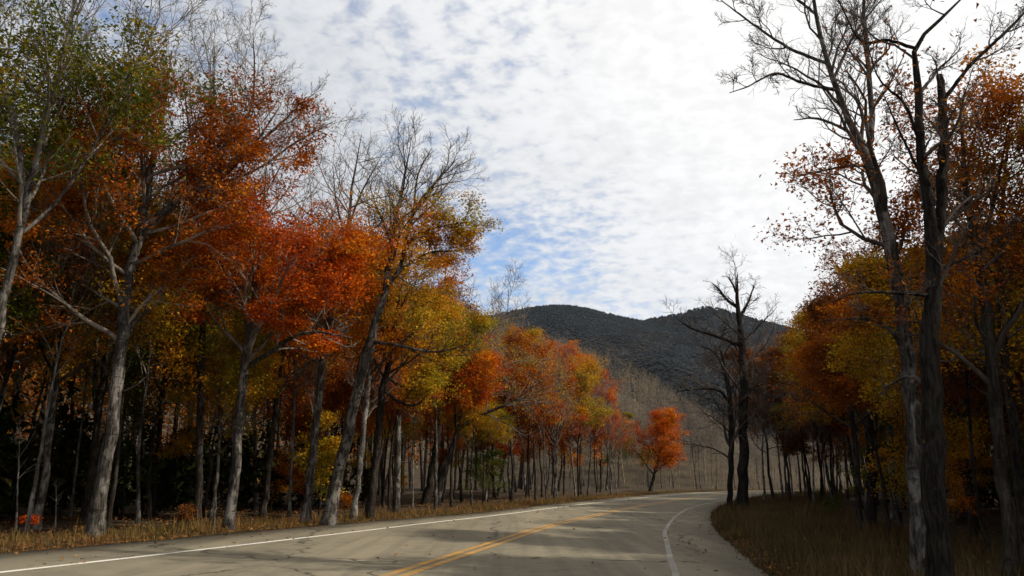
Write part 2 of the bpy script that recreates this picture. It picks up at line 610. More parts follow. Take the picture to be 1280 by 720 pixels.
def hero(seed, label, base, trunk, limbs, par, bark_m, twig_m, leaf_key, name='tree', cat='tree', group=None, Y=None):
    """one tree read off the photograph: base (u, v) on the ground, trunk and limbs as (u, v, width) paths"""
    if Y is None:
        Y = hit(*base)[1]
    st = [px_stem(trunk, Y, ground=True)]
    st[0][1][-1] = min(st[0][1][-1], 0.01)
    for lb in limbs:
        dy = lb[1] if isinstance(lb, tuple) else 0.0
        path = lb[0] if isinstance(lb, tuple) else lb
        p, r = px_stem(path, Y, dy=dy)
        if len(lb) < 3:                       # a living limb runs out to a twig; a snapped one does not
            r[-1] = min(r[-1], 0.008)
        st.append((p, r))
    for k in range(1, len(st)):
        p = st[k][0]
        c = np.concatenate([catmull(q, 16) for q, _ in st[:k]])
        near = c[((c - p[0]) ** 2).sum(1).argmin()]
        if np.linalg.norm(near - p[0]) < 1.2 and not (k == 1 and name == 'dead_tree'):
            p[0] = near
    b = st[0][0][0].copy()
    st = [(p - b, r) for p, r in st]
    me = tree_meshes(name, seed, st, par, bark_m, twig_m, leaf_key)
    return place_tree(me, name, label, cat, tuple(b), group)


def straight_stem(rng, h, r, lean=0.04, n=6, fork=False):
    z = np.linspace(0, h, n)
    d = rng.normal(0, lean, 2)
    x = d[0] * z + np.cumsum(rng.normal(0, .012 * h, n)) * (z > 0)
    y = d[1] * z + np.cumsum(rng.normal(0, .012 * h, n)) * (z > 0)
    return np.column_stack([x, y, z]), r * (1 - 0.82 * (z / h) ** 0.9)



# ---------------------------------------------------------------- the setting: ground, road, markings, mountain
def ground_mat():
    m, q = material('forest_floor')
    co = q.n('ShaderNodeTexCoord').outputs['Object']
    a = q.noise(co, 0.35, 5, 0.6)
    b = q.noise(co, 9.0, 5, 0.7)
    c = q.ramp(q.math('ADD', q.math('MULTIPLY', a, .5), q.math('MULTIPLY', b, .5)),
               [(.3, (0.018, 0.015, 0.01)), (.45, (0.038, 0.03, 0.019)), (.58, (0.065, 0.046, 0.028)), (.72, (0.045, 0.04, 0.022))])
    return finish(m, q, c, 0.95, b, 0.06, 0.9, 0.1)


def asphalt_mat():
    m, q = material('asphalt')
    co = q.n('ShaderNodeTexCoord').outputs['Object']
    grain = q.noise(co, 70.0, 3, 0.7)
    mid = q.noise(co, 2.2, 5, 0.65)
    big = q.noise(q.mapping(co, (1.0, 0.22, 1), (0, 0, 0), (0, 0, -0.25)), 0.55, 4, 0.6)
    speck = q.noise(co, 210.0, 2, 0.8)
    c = q.mix(q.smooth(grain, .3, .7), (0.124, 0.108, 0.0768), (0.212, 0.187, 0.1341))
    c = q.mix(q.math('MULTIPLY', q.smooth(speck, .55, .7), .5), c, (0.336, 0.299, 0.2221))
    c = q.mix(q.math('MULTIPLY', q.smooth(mid, .42, .66), .45), c, (0.104, 0.093, 0.0683))
    c = q.mix(q.math('MULTIPLY', q.smooth(big, .45, .62), .45), c, (0.248, 0.217, 0.1537))
    track = q.noise(q.mapping(co, (2.6, 0.05, 1), (0, 0, 0), (0, 0, 0.22)), 1.0, 3, 0.5)
    c = q.mix(q.math('MULTIPLY', q.smooth(track, .48, .60), .24), c, (0.089, 0.080, 0.0615))
    # tar-filled cracks
    vo = q.n('ShaderNodeTexVoronoi', feature='DISTANCE_TO_EDGE', ins={'Vector': q.n('ShaderNodeVectorMath', operation='ADD', ins={0: q.mapping(co, (1, .6, 1)), 1: q.n('ShaderNodeTexNoise', ins={'Vector': co, 'Scale': 1.1, 'Detail': 4}).outputs[1]}).outputs[0], 'Scale': 0.16}).outputs['Distance']
    crack = q.math('MULTIPLY', q.math('LESS_THAN', vo, 0.006), q.smooth(big, .40, .48))
    c = q.mix(q.math('MULTIPLY', crack, .7), c, (0.035, 0.032, 0.0256))
    return finish(m, q, c, 0.95, grain, 0.008, 0.8, 0.1)


def paint_mat(name, col, under, wear):
    m, q = material(name)
    co = q.n('ShaderNodeTexCoord').outputs['Object']
    w = q.math('ADD', q.math('MULTIPLY', q.noise(co, 26.0, 5, .75), .6), q.math('MULTIPLY', q.noise(co, 1.3, 3, .6), .4))
    c = q.mix(q.smooth(w, wear - .06, wear + .06), col, under)
    return finish(m, q, c, 0.75, spec=0.3)


GROUND_M = ground_mat()
ASPHALT = asphalt_mat()


def axis_grid(fine_lo, fine_hi, step, lo, hi, g=1.16):
    mid = np.arange(fine_lo, fine_hi + 1e-6, step)
    up, s = [], step
    while (up[-1] if up else mid[-1]) < hi:
        s *= g
        up.append((up[-1] if up else mid[-1]) + s)
    dn, s = [], step
    while (dn[-1] if dn else mid[0]) > lo:
        s *= g
        dn.append((dn[-1] if dn else mid[0]) - s)
    return np.concatenate([dn[::-1], mid, up])


def build_ground():
    xs = axis_grid(-30, 60, 0.85, -2400, 2600)
    ys = axis_grid(-4, 120, 0.85, -700, 3000)
    X, Y = np.meshgrid(xs, ys)
    x, y = X.ravel(), Y.ravel()
    o, cy = road_off(x, y)
    z = height(x, y, o)
    on = (o > -LEDGE(cy) - .35) & (o < REDGE(cy) + .35) & (y > -44)
    z = z - np.where(on, 0.10, 0.02)
    verge = np.where(o < 0, -o - LEDGE(cy), o - REDGE(cy))
    z = z + np.where((verge > .35) & (verge < 6), 0.05 * np.sin(np.clip(verge / 3, 0, 1) * np.pi), 0)
    z = np.where(y > 420, z * np.clip(1 - (y - 420) / 600, 0, 1), z)
    n, mcol = len(ys), len(xs)
    i = np.arange(n * mcol).reshape(n, mcol)
    f = np.stack([i[:-1, :-1], i[:-1, 1:], i[1:, 1:], i[1:, :-1]], -1).reshape(-1, 4)
    link('ground', mesh_np('ground', np.column_stack([x, y, z]), [f], GROUND_M, True), kind='structure')


def ribbon(lo, hi, lift, cross=2, wob=0.0):
    """a strip along the road between two side offsets (functions of the distance ahead)"""
    cy = CL[:, 1]
    a, b = lo(cy), hi(cy)
    rows = []
    for k in range(cross):
        t = k / (cross - 1)
        o = a * (1 - t) + b * t
        if wob and k in (0, cross - 1):
            o = o + wob * (np.sin(np.arange(len(cy)) * 1.9) + np.sin(np.arange(len(cy)) * .77 + k)) * .5
        xy = CL + CN * o[:, None]
        z = height(xy[:, 0], xy[:, 1], o) + lift
        rows.append(np.column_stack([xy, z]))
    V = np.stack(rows, 1)
    n = len(cy)
    i = np.arange(n * cross).reshape(n, cross)
    f = np.stack([i[:-1, :-1], i[:-1, 1:], i[1:, 1:], i[1:, :-1]], -1).reshape(-1, 4)
    return V.reshape(-1, 3), f


def build_road():
    v, f = ribbon(lambda y: -LEDGE(y), REDGE, 0.0, 9, 0.05)
    # the cut side of the pavement goes down into the soil
    n = len(CL)
    i = np.arange(n * 9).reshape(n, 9)
    lo = v.reshape(n, 9, 3)[:, [0, 8]].copy()
    lo[..., 2] -= 0.16
    base = len(v)
    j = base + np.arange(n * 2).reshape(n, 2)
    v = np.vstack([v, lo.reshape(-1, 3)])
    f2 = np.stack([j[:-1, 0], i[:-1, 0], i[1:, 0], j[1:, 0]], -1)
    f3 = np.stack([i[:-1, 8], j[:-1, 1], j[1:, 1], i[1:, 8]], -1)
    road = link('road', mesh_np('road', v, [f, f2, f3], ASPHALT), kind='structure')
    white = paint_mat('white_paint', (0.60, 0.575, 0.51), (0.24, 0.225, 0.19), 0.57)
    faded = paint_mat('faded_white_paint', (0.30, 0.28, 0.23), (0.18, 0.165, 0.13), 0.47)
    yellow = paint_mat('yellow_paint', (0.46, 0.215, 0.02), (0.24, 0.155, 0.06), 0.47)
    for name, fn, w, lab, mat in (
            ('edge_line', lambda y: -LWHITE(y), 0.075, 'bright white edge line along the far left side of the road', white),
            ('edge_line', RWHITE, 0.065, 'faded white edge line curving along the right side of the road', faded),
            ('centre_line', lambda y: 0 * y - 0.135, 0.085, 'left stripe of the double yellow centre line', yellow),
            ('centre_line', lambda y: 0 * y + 0.135, 0.085, 'right stripe of the double yellow centre line', yellow)):
        v, f = ribbon(lambda y, fn=fn, w=w: fn(y) - w, lambda y, fn=fn, w=w: fn(y) + w, 0.006, 2, 0.006)
        o = link(name, mesh_np(name, v, [f], mat), road)
        o['label'] = lab


def vnoise(x, y, seed=0):
    """smooth value noise"""
    xi, yi = np.floor(x).astype(int), np.floor(y).astype(int)
    fx, fy = x - xi, y - yi
    fx, fy = fx * fx * (3 - 2 * fx), fy * fy * (3 - 2 * fy)
    h = lambda a, b: np.modf(np.abs(np.sin(a * 127.1 + b * 311.7 + seed * 74.7)) * 43758.5453)[0]
    return (h(xi, yi) * (1 - fx) + h(xi + 1, yi) * fx) * (1 - fy) + (h(xi, yi + 1) * (1 - fx) + h(xi + 1, yi + 1) * fx) * fy


def fbm(x, y, o=4, seed=0):
    return sum(vnoise(x * 2 ** k, y * 2 ** k, seed + k) * .5 ** k for k in range(o)) / sum(.5 ** k for k in range(o))


RIDGE_Y = 1750.0
RU = [-900, -300, 200, 480, 560, 610, 660, 690, 720, 750, 780, 800, 825, 850, 878, 900, 940, 980, 1050, 1150, 1300, 1700, 2500]
RV = [470, 440, 420, 412, 402, 389, 379, 376, 377, 384, 391, 395, 391, 386, 377, 380, 392, 402, 420, 440, 450, 480, 520]


def mountain_z(x, y):
    ridge_x = np.array([at(u, v, RIDGE_Y)[0] for u, v in zip(RU, RV)])
    ridge_z = np.array([at(u, v, RIDGE_Y)[2] for u, v in zip(RU, RV)]) - 8
    # the ridge is read along the line of sight, so that spurs in front keep below it
    top = np.interp(x * RIDGE_Y / np.maximum(y, 400), ridge_x, ridge_z)
    t = np.clip((y - 560) / (RIDGE_Y - 560), 0, 1)
    prof = t ** 1.25
    back = np.clip((y - RIDGE_Y) / 900, 0, 1)
    z = top * prof * (1 - .8 * back)
    sp = fbm(x / 210 + 3, y / 420, 4, 3) - .5
    sp2 = np.abs(fbm(x / 330 + 9, y / 700 + 2, 3, 8) - .5)
    return z + (sp * 130 - sp2 * 150 + 15) * np.sin(np.clip(t, 0, 1) * np.pi) * np.where(back > 0, 0, 1) - 3


def build_mountain():
    xs = np.arange(-1500, 2000, 22.0)
    ys = np.concatenate([np.arange(520, 1780, 20.0), np.arange(1780, 2700, 60.0)])
    X, Y = np.meshgrid(xs, ys)
    x, y = X.ravel(), Y.ravel()
    z = mountain_z(x, y)
    i = np.arange(len(x)).reshape(X.shape)
    f = np.stack([i[:-1, :-1], i[:-1, 1:], i[1:, 1:], i[1:, :-1]], -1).reshape(-1, 4)
    m, q = material('mountain_ground')
    co = q.n('ShaderNodeTexCoord').outputs['Object']
    c = q.ramp(q.noise(co, .02, 5, .6), [(.35, (0.01, 0.012, 0.012)), (.6, (0.018, 0.017, 0.015))])
    finish(m, q, c, 0.95, spec=0.1)
    link('mountain', mesh_np('mountain', np.column_stack([x, y, z]), [f], m, True), kind='structure')
    # the wood that covers it, one mass of small crowns
    rng = np.random.default_rng(5)
    n = 60000
    y = 560 + (RIDGE_Y + 40 - 560) * rng.random(n) ** .9
    uu = rng.uniform(430, 1400, n)
    x = (uu - 640) / F * y * 1.03
    z = mountain_z(x, y)
    patch = fbm(x / 120, y / 200, 3, 21)
    broad = (patch + rng.normal(0, .07, n) > .58) & (z < 300)
    hgt = rng.uniform(2.6, 5.2, n) * np.where(broad, .8, 1)
    wid = np.where(broad, hgt * .95, hgt * .85)
    K = 4
    th = np.arange(K) * 2 * np.pi / K + rng.uniform(0, 6.28, (n, 1))
    ring = lambda r, h: np.stack([x[:, None] + np.cos(th) * (wid * r)[:, None] * rng.uniform(.7, 1.3, (n, K)), y[:, None] + np.sin(th) * (wid * r)[:, None] * rng.uniform(.7, 1.3, (n, K)), (z + hgt * h)[:, None] + np.zeros((n, K))], -1)
    low = ring(np.where(broad, 1.0, 1.0), np.where(broad, .45, .08))
    tip = np.stack([x, y, z + hgt], -1)[:, None]
    V = np.concatenate([low, tip], 1)
    b = (np.arange(n) * (K + 1))[:, None]
    k = np.arange(K)[None]
    tri = np.stack([b + k, b + (k + 1) % K, b + K + 0 * k], -1)
    for sel, nm, lab, stops in ((~broad, 'conifer_forest', 'dark evergreen forest covering the distant mountain', [(.2, (0.007, 0.0095, 0.012)), (.8, (0.013, 0.016, 0.017))]),
                                (broad, 'hardwood_forest', 'patches of brown leafless woods on the distant mountain', [(.15, (0.013, 0.014, 0.015)), (.7, (0.021, 0.02, 0.018)), (.95, (0.034, 0.027, 0.02))])):
        ids = np.flatnonzero(sel)
        sh = (np.arange(len(ids)) * (K + 1) - ids * (K + 1))[:, None, None]
        m, q = material(nm)
        isl = q.n('ShaderNodeNewGeometry').outputs['Random Per Island']
        pat = q.smooth(q.noise(q.n('ShaderNodeTexCoord').outputs['Object'], .011, 4, .6), .3, .7)
        isl = q.math('ADD', q.math('MULTIPLY', isl, .3), q.math('MULTIPLY', pat, .7))
        finish(m, q, q.ramp(isl, stops), 0.95, spec=0.05)
        o = link(nm, mesh_np(nm, V[ids].reshape(-1, 3), [(tri[ids] + sh).reshape(-1, 3)], m), kind='stuff')
        o['label'] = lab
        o['category'] = 'forest'


build_ground()
build_road()
build_mountain()

# ---------------------------------------------------------------- trees read off the photograph, one by one
FULL = dict(n1=16, n2=7, n3=5, n4=4, l1=0.36, leaves=30000, leaf=0.098, draw4=.15, cap=230, lpc=16, spread=.15)
BARE = dict(n1=15, n2=8, n3=5, n4=4, l1=0.33, per_m=2.4, cap=290, a1=46, a2=42, up=0.06, rtwig=0.0055)


def P(base, **kw):
    d = dict(base); d.update(kw)
    return d


# left roadside, from the left edge of the picture towards the bend
hero(101, 'pale-barked tree at the far left edge, leaning in with a bare grey top', (-60, 690),
     [(-60, 690, 19), (-22, 500, 17), (0, 400, 15), (22, 300, 13), (42, 215, 11), (62, 130, 8), (84, 50, 6), (100, -40, 3)],
     [([(24, 292, 7), (62, 262, 6), (105, 205, 5), (150, 120, 5), (200, 20, 3)], 1.0), ([(30, 255, 10), (20, 160, 8), (-10, 60, 6), (-20, -60, 3)], -.5)],
     P(BARE, t1=(.5, .97), leaves=19600, leaf_z=(.25, .7), n1=14), BARK_GREY, TWIG_GREY, 'green')
hero(102, 'slim grey trunk beside the red bush, topped with green leaves', (45, 664),
     [(45, 664, 13), (55, 600, 12), (68, 480, 11), (80, 370, 10), (90, 290, 8), (104, 200, 5), (112, 120, 3)], [],
     P(FULL, t1=(.30, .95), leaf_z=(.25, .84), leaves=34000, l1=.36, n1=22), BARK_GREY, TWIG_BROWN, 'green')
hero(103, 'stout grey trunk nearest the road on the left, with an orange-brown crown', (119, 672),
     [(119, 672, 25), (130, 590, 23), (146, 480, 21), (160, 350, 18), (176, 282, 16), (190, 205, 12), (204, 138, 8), (214, 70, 4)],
     [([(178, 286, 12), (222, 252, 10), (262, 232, 8), (310, 190, 6), (352, 130, 3)], .8), ([(176, 282, 8), (150, 255, 7), (118, 232, 5), (84, 200, 3)], -1.0),
      ([(152, 420, 6), (190, 384, 5), (235, 372, 3)], .6)],
     P(FULL, t1=(.34, .97), leaf_z=(.24, .78), leaves=44000, l1=.30, n1=26, lpc=7, a1=66), BARK_GREY, TWIG_GREY, 'rust')
hero(104, 'dark-trunked tree with a wide leafless twiggy top, right of the stout grey trunk', (246, 658),
     [(246, 658, 13), (249, 560, 12), (252, 430, 11), (256, 300, 9), (258, 215, 8), (266, 140, 5), (268, 60, 2.5)],
     [([(258, 218, 6), (286, 180, 5), (312, 140, 4), (318, 90, 3), (316, 40, 2)], .6), ([(258, 225, 6), (300, 196, 5), (345, 160, 4), (385, 120, 2.5)], -.5),
      ([(258, 235, 5), (320, 212, 4), (370, 178, 3.2), (420, 150, 2)], .8), ([(257, 240, 5), (238, 170, 4), (228, 90, 2.5)], -.6)],
     P(BARE, n1=14, cap=420, t1=(.5, .97), leaves=2625, leaf_z=(.35, .62), l1=.26), BARK_BROWN, TWIG_GREY, 'rust')
hero(105, 'grey trunk with dark rings and a spreading red crown, left of the crowded trunks', (285, 663),
     [(285, 663, 17), (294, 590, 16), (302, 500, 15), (310, 420, 14), (316, 388, 11), (325, 320, 7), (330, 250, 4), (334, 190, 2)],
     [([(308, 462, 9), (335, 442, 8), (382, 416, 6), (440, 422, 4)], -1.2), ([(313, 400, 7), (352, 362, 5.5), (388, 320, 4), (420, 262, 2.5)], 1.2),
      ([(312, 410, 7), (290, 352, 6), (262, 310, 4), (240, 262, 2.5)], -.8)],
     P(FULL, t1=(.38, .97), leaf_z=(.28, .68), leaves=44000, l1=.36, n1=24, lpc=7, a1=66, flat2=.4), BARK_GREY, TWIG_GREY, 'red')
hero(106, 'tall narrow grey trunk with sparse rusty leaves and a bare upright top', (381, 655),
     [(381, 655, 15), (391, 570, 14), (399, 490, 12), (410, 410, 10), (424, 340, 8), (435, 285, 6), (440, 235, 4), (452, 168, 2)],
     [([(435, 285, 4), (452, 240, 3), (480, 190, 1.8)], .5), ([(434, 300, 4), (420, 250, 3), (416, 205, 1.8)], -.4)],
     P(FULL, t1=(.36, .97), leaf_z=(.28, .66), leaves=27000, l1=.30, n1=22, a1=66), BARK_GREY, TWIG_GREY, 'orange')
hero(107, 'leaning trunk whose dark bare forks spread high above the orange leaves', (408, 656),
     [(408, 656, 21), (428, 570, 19), (450, 470, 17), (468, 405, 14), (482, 360, 11), (489, 300, 8), (503, 235, 5), (514, 176, 2.5)],
     [([(484, 358, 9), (500, 335, 7), (516, 268, 6), (541, 232, 4.5), (572, 198, 2)], .6), ([(508, 305, 5), (530, 290, 4), (562, 281, 3), (600, 276, 1.6)], -.6),
      ([(496, 340, 5), (530, 318, 4), (562, 314, 3), (592, 311, 1.6)], .8), ([(462, 425, 7), (500, 432, 5), (545, 440, 3.5), (600, 425, 2)], -1.0),
      ([(518, 262, 4), (522, 220, 3), (540, 185, 1.8)], -.4)],
     P(BARE, n1=9, t1=(.6, .97), leaves=16800, leaf_z=(.42, .72), l1=.24, l1_top=.6, n3=6), BARK_GREY, TWIG_BROWN, 'gold')
hero(108, 'slender upright trunk close behind the leaning forked tree', (442, 650),
     [(442, 650, 10), (450, 580, 9.5), (458, 500, 9), (463, 460, 7), (470, 400, 5), (476, 340, 2.5)], [],
     P(FULL, t1=(.5, .97), leaf_z=(.45, 1), leaves=16800, l1=.3), BARK_PALE, TWIG_BROWN, 'orange')
hero(109, 'dark straight trunk with a crooked pale limb reaching right, beside the snag', (462, 649),
     [(462, 649, 14), (470, 570, 13), (478, 490, 12), (484, 462, 10), (494, 400, 7), (505, 340, 3.5)],
     [([(480, 488, 5), (500, 503, 4.5), (520, 506, 4), (536, 492, 3)], -.5), ([(481, 470, 4.5), (500, 482, 4), (522, 488, 3.2), (540, 470, 2.4)], .4)],
     P(FULL, t1=(.5, .97), leaf_z=(.42, 1), leaves=22732, l1=.36), BARK_BROWN, TWIG_BROWN, 'gold')
hero(111, 'thin tree leaning over an arched limb of grey weeping twigs', (546, 633),
     [(546, 633, 9), (556, 590, 9), (571, 540, 8), (581, 500, 6), (594, 455, 4.5), (612, 410, 2.5)],
     [([(571, 538, 7), (600, 520, 6), (640, 503, 4.5), (690, 482, 2.5)], -.8), ([(585, 490, 4), (620, 462, 3), (668, 446, 1.8)], .6)],
     P(BARE, n1=12, t1=(.5, .97), leaves=4550, leaf_z=(.35, .85), l1=.4, up=0.0), BARK_GREY, TWIG_GREY, 'gold')
hero(112, 'dark stubby leaning trunk between the snag and the arched limb', (531, 630),
     [(531, 630, 13), (538, 598, 12), (545, 560, 11), (552, 500, 8), (558, 440, 4)], [],
     P(FULL, t1=(.5, .97), leaf_z=(.42, 1), leaves=19484, l1=.36), BARK_BROWN, TWIG_BROWN, 'orange')
hero(113, 'dark trunk leaning right between the ringed grey trunk and the narrow one', (329, 648),
     [(329, 648, 10), (335, 590, 9.5), (342, 530, 9), (350, 470, 7), (358, 400, 5), (366, 330, 2.5)], [],
     P(FULL, t1=(.45, .97), leaf_z=(.42, 1), leaves=15000, l1=.36), BARK_BROWN, TWIG_BROWN, 'rust')
hero(114, 'thin pale trunk just left of the narrow grey trunk', (361, 646),
     [(361, 646, 5), (364, 590, 5), (367, 520, 4.5), (370, 440, 3), (374, 370, 1.5)], [],
     P(FULL, t1=(.5, .97), leaf_z=(.5, 1), leaves=7000, l1=.3, n2=6), BARK_PALE, TWIG_BROWN, 'orange')
hero(115, 'thin dark trunk in shade right of the stout grey trunk', (190, 648),
     [(190, 648, 9), (196, 580, 8.5), (203, 500, 8), (212, 420, 6), (220, 330, 3)], [],
     P(FULL, t1=(.4, .97), leaf_z=(.36, 1), leaves=21108, l1=.36), BARK_BROWN, TWIG_BROWN, 'green')
hero(116, 'dark trunk hidden close behind the stout grey trunk', (108, 650),
     [(108, 650, 15), (118, 560, 14), (134, 440, 13), (146, 330, 10), (156, 230, 5)], [],
     P(FULL, t1=(.45, .97), leaf_z=(.4, 1), leaves=16240, l1=.34), BARK_BROWN, TWIG_BROWN, 'green')

# the broken snag
Ys = hit(495, 643)[1]
sp_, sr_ = px_stem([(495, 643, 13), (496, 610, 12), (497, 570, 11.5), (498, 528, 11)], Ys, ground=True)
b_ = sp_[0].copy()
rg_ = np.random.default_rng(3)
cc = catmull(np.column_stack([sp_ - b_, sr_]), 10)
tb = Tubes(); rr = cc[:, 3] * (1 + rg_.normal(0, .04, len(cc))); rr *= (1 + .4 * np.exp(-cc[:, 2] / .25)) * (1 - .25 * (cc[:, 2] / cc[-1, 2]) ** 3)
cc[0, 2] -= .2
tb.add(cc[None, :, :3], rr[None], 12, True)
me = tb.mesh('snag_trunk', BARK_GREY)
co = np.empty(len(me.vertices) * 3, np.float32); me.vertices.foreach_get('co', co); co = co.reshape(-1, 3)
topm = co[:, 2] > cc[-2, 2]
co[topm, 2] += rg_.uniform(-.1, .38, topm.sum())
me.vertices.foreach_set('co', co.ravel()); me.update()
snag = thing('broken_snag', 'pale broken-off trunk without a crown, among the left roadside trees', 'snag', tuple(b_))
link('trunk', me, snag)
pp, dd, r_, i_, t_ = sprout(rg_, cc[None, :, :3], rr[None], 5, .4, .95, 65)
bb, qq = grow(rg_, pp, dd, rg_.uniform(.15, .4, 5), np.full(5, .018), 4, .12, .03, .6)
for k in range(5):
    tb = Tubes(); tb.add(bb[k:k + 1], qq[k:k + 1], 6, True)
    link('branch_stub', tb.mesh('branch_stub', BARK_PALE), snag)

# the lone red tree at the bend
hero(120, 'lone bright red-orange round tree standing at the far bend of the road', (813, 614),
     [(813, 614, 6), (817, 596, 5), (824, 570, 4), (829, 545, 3), (831, 522, 1)], [],
     dict(n1=26, t1=(.2, .97), n2=6, n3=5, n4=3, draw4=.3, l1=.52, l1_top=.5, leaves=19000, leaf=.17, leaf_z=(.05, 1.2), rtwig=.009, a1=60, spread=.24, lpc=14, up=.04, spray=0.3), BARK_BROWN, TWIG_BROWN, 'red', name='red_maple_tree')

# right roadside
hero(130, 'big dark forked trunk in the right foreground with one stem snapped off', (1174, 742),
     [(1174, 742, 44), (1171, 640, 38), (1166, 500, 33), (1164, 390, 28), (1168, 318, 25), (1158, 250, 17), (1150, 185, 15), (1148, 110, 12), (1143, 60, 8), (1182, 18, 5), (1212, -12, 3)],
     [([(1168, 330, 20), (1176, 260, 18), (1180, 180, 16), (1178, 130, 14), (1176, 94, 11)], .15, 'snapped'), ([(1183, 122, 7), (1215, 80, 6), (1262, 35, 5), (1300, -5, 3)], .3),
      ([(1143, 60, 6), (1108, 50, 5), (1075, 50, 4), (1046, -4, 2.5)], .5), ([(1150, 180, 6), (1132, 132, 5), (1100, 100, 3), (1085, 60, 1.6)], -.5),
      ([(1158, 366, 8), (1120, 366, 6), (1072, 366, 4), (1040, 378, 2)], -.8), ([(1152, 225, 6), (1125, 165, 4), (1105, 120, 2)], .8), ([(1176, 340, 7), (1215, 318, 5), (1262, 290, 3)], .9)],
     P(BARE, n1=8, t1=(.3, .97), n2=7, n3=6, n4=3, l1=.18, leaves=875, leaf_z=(.45, .9), leaf=.08, rtwig=.004, wob=.16), BARK_DEAD, TWIG_BROWN, 'brown', Y=10.6)
hero(131, 'tall pale-barked bare tree with wide crooked limbs behind the forked trunk', (1148, 690),
     [(1150, 690, 28), (1142, 560, 26), (1134, 460, 24), (1124, 370, 22), (1108, 290, 20), (1088, 210, 18), (1076, 180, 14), (1052, 128, 10), (1034, 76, 8), (1018, 5, 6), (1008, -60, 4)],
     [([(1084, 195, 12), (1090, 148, 10), (1086, 90, 8), (1080, 20, 6), (1082, -60, 3)], .5), ([(1035, 116, 6), (1005, 104, 5), (970, 92, 4), (935, 108, 2.5), (912, 116, 1.5)], -.8),
      ([(1028, 80, 6), (990, 62, 5), (955, 40, 4), (925, 18, 3), (896, -4, 2)], .7), ([(1070, 172, 6), (1048, 158, 5), (1020, 148, 4), (992, 150, 2)], .5),
      ([(1088, 208, 6), (1058, 208, 5), (1025, 214, 3.5), (992, 222, 1.6)], -.6), ([(1130, 440, 9), (1112, 412, 7), (1082, 398, 5), (1050, 400, 2.5)], -.8),
      ([(1040, 100, 5), (1070, 40, 4), (1110, -10, 2)], .8), ([(1088, 130, 5), (1110, 108, 4), (1130, 70, 2)], -.6), ([(1020, 20, 5), (985, -10, 4), (950, -40, 2)], .5)],
     P(BARE, n1=12, t1=(.4, .97), n2=8, n3=7, n4=4, l1=.22, leaves=4375, leaf_z=(.32, .55), leaf=.085, rtwig=.0045, wob=.17), BARK_GREY, TWIG_BROWN, 'rust', Y=14.2)
hero(132, 'dark trunk near the right edge under a bright orange crown', (1262, 715),
     [(1264, 715, 25), (1256, 620, 23), (1246, 520, 21), (1236, 420, 19), (1226, 340, 15), (1212, 268, 11), (1204, 200, 7), (1200, 130, 3)],
     [([(1240, 440, 8), (1275, 380, 6), (1310, 300, 3)], .6), ([(1224, 330, 7), (1245, 240, 5), (1262, 150, 2.5)], -.5), ([(1218, 300, 6), (1180, 262, 4), (1150, 240, 2)], .8)],
     P(FULL, t1=(.35, .97), leaf_z=(.3, .95), leaves=17864, leaf=.07, l1=.3), BARK_BROWN, TWIG_BROWN, 'rust', Y=13.5)
hero(133, 'thinner dark trunk leaning beside the one at the right edge', (1280, 700),
     [(1284, 700, 18), (1274, 600, 17), (1262, 500, 15), (1254, 420, 13), (1250, 320, 9), (1256, 220, 5), (1262, 150, 2)], [],
     P(FULL, t1=(.35, .97), leaf_z=(.3, 1.1), leaves=15427, leaf=.09, l1=.32), BARK_BROWN, TWIG_BROWN, 'gold', Y=15.5)
hero(134, 'dead twin-stemmed tree with broken limbs at the inside of the bend', (927, 636),
     [(928, 636, 18), (929, 560, 16), (930, 480, 14), (926, 420, 11), (922, 385, 7), (921, 362, 5), (922, 340, 2.5)],
     [([(912, 634, 10), (914, 560, 9), (912, 500, 8), (905, 455, 6), (898, 430, 3)], .8), ([(914, 503, 5), (898, 488, 4.5), (872, 486, 4), (845, 490, 2)], -1.2),
      ([(922, 432, 6), (895, 420, 5), (864, 410, 3.5), (838, 392, 1.6)], -.8), ([(922, 385, 6), (908, 374, 5), (897, 360, 3.5), (888, 352, 2.4)], .6),
      ([(921, 368, 4), (914, 352, 3), (907, 344, 2)], -.4), ([(930, 488, 5), (944, 484, 4), (958, 478, 2)], .8), ([(924, 400, 5), (936, 376, 4), (944, 352, 2)], .8),
      ([(914, 460, 4), (892, 440, 3), (868, 430, 1.6)], 1.2)],
     P(BARE, n1=14, t1=(.42, .96), n2=7, n3=6, n4=3, l1=.26, per_m=2.6, cap=300, rtwig=.008, wob=.2, up=.02), BARK_DEAD, TWIG_BROWN, 'rust', name='dead_tree')
hero(135, 'straight dark trunk at the edge of the right-hand grass', (1088, 662),
     [(1090, 662, 19), (1089, 600, 17), (1086, 540, 16), (1084, 470, 14), (1080, 400, 10), (1076, 320, 5)],
     [([(1084, 470, 6), (1060, 420, 4), (1030, 380, 2)], -1), ([(1084, 440, 6), (1112, 395, 4), (1140, 350, 2)], 1)],
     P(FULL, t1=(.42, .97), leaf_z=(.35, .9), leaves=24000, l1=.36), BARK_BROWN, TWIG_BROWN, 'brown')
hero(136, 'narrow dark trunk just left of the straight one by the grass', (1073, 664),
     [(1075, 664, 10), (1072, 600, 9), (1067, 540, 8), (1062, 470, 6), (1056, 390, 3)], [],
     P(FULL, t1=(.42, .97), leaf_z=(.4, 1.1), leaves=15000, l1=.36), BARK_BROWN, TWIG_BROWN, 'rust')
hero(137, 'grey trunk behind the pale bare tree in the right wood', (1118, 652),
     [(1120, 652, 15), (1117, 600, 14), (1112, 520, 13), (1108, 440, 9), (1102, 360, 5)], [],
     P(FULL, t1=(.42, .97), leaf_z=(.35, 1.0), leaves=20000, l1=.36), BARK_GREY, TWIG_BROWN, 'rust')
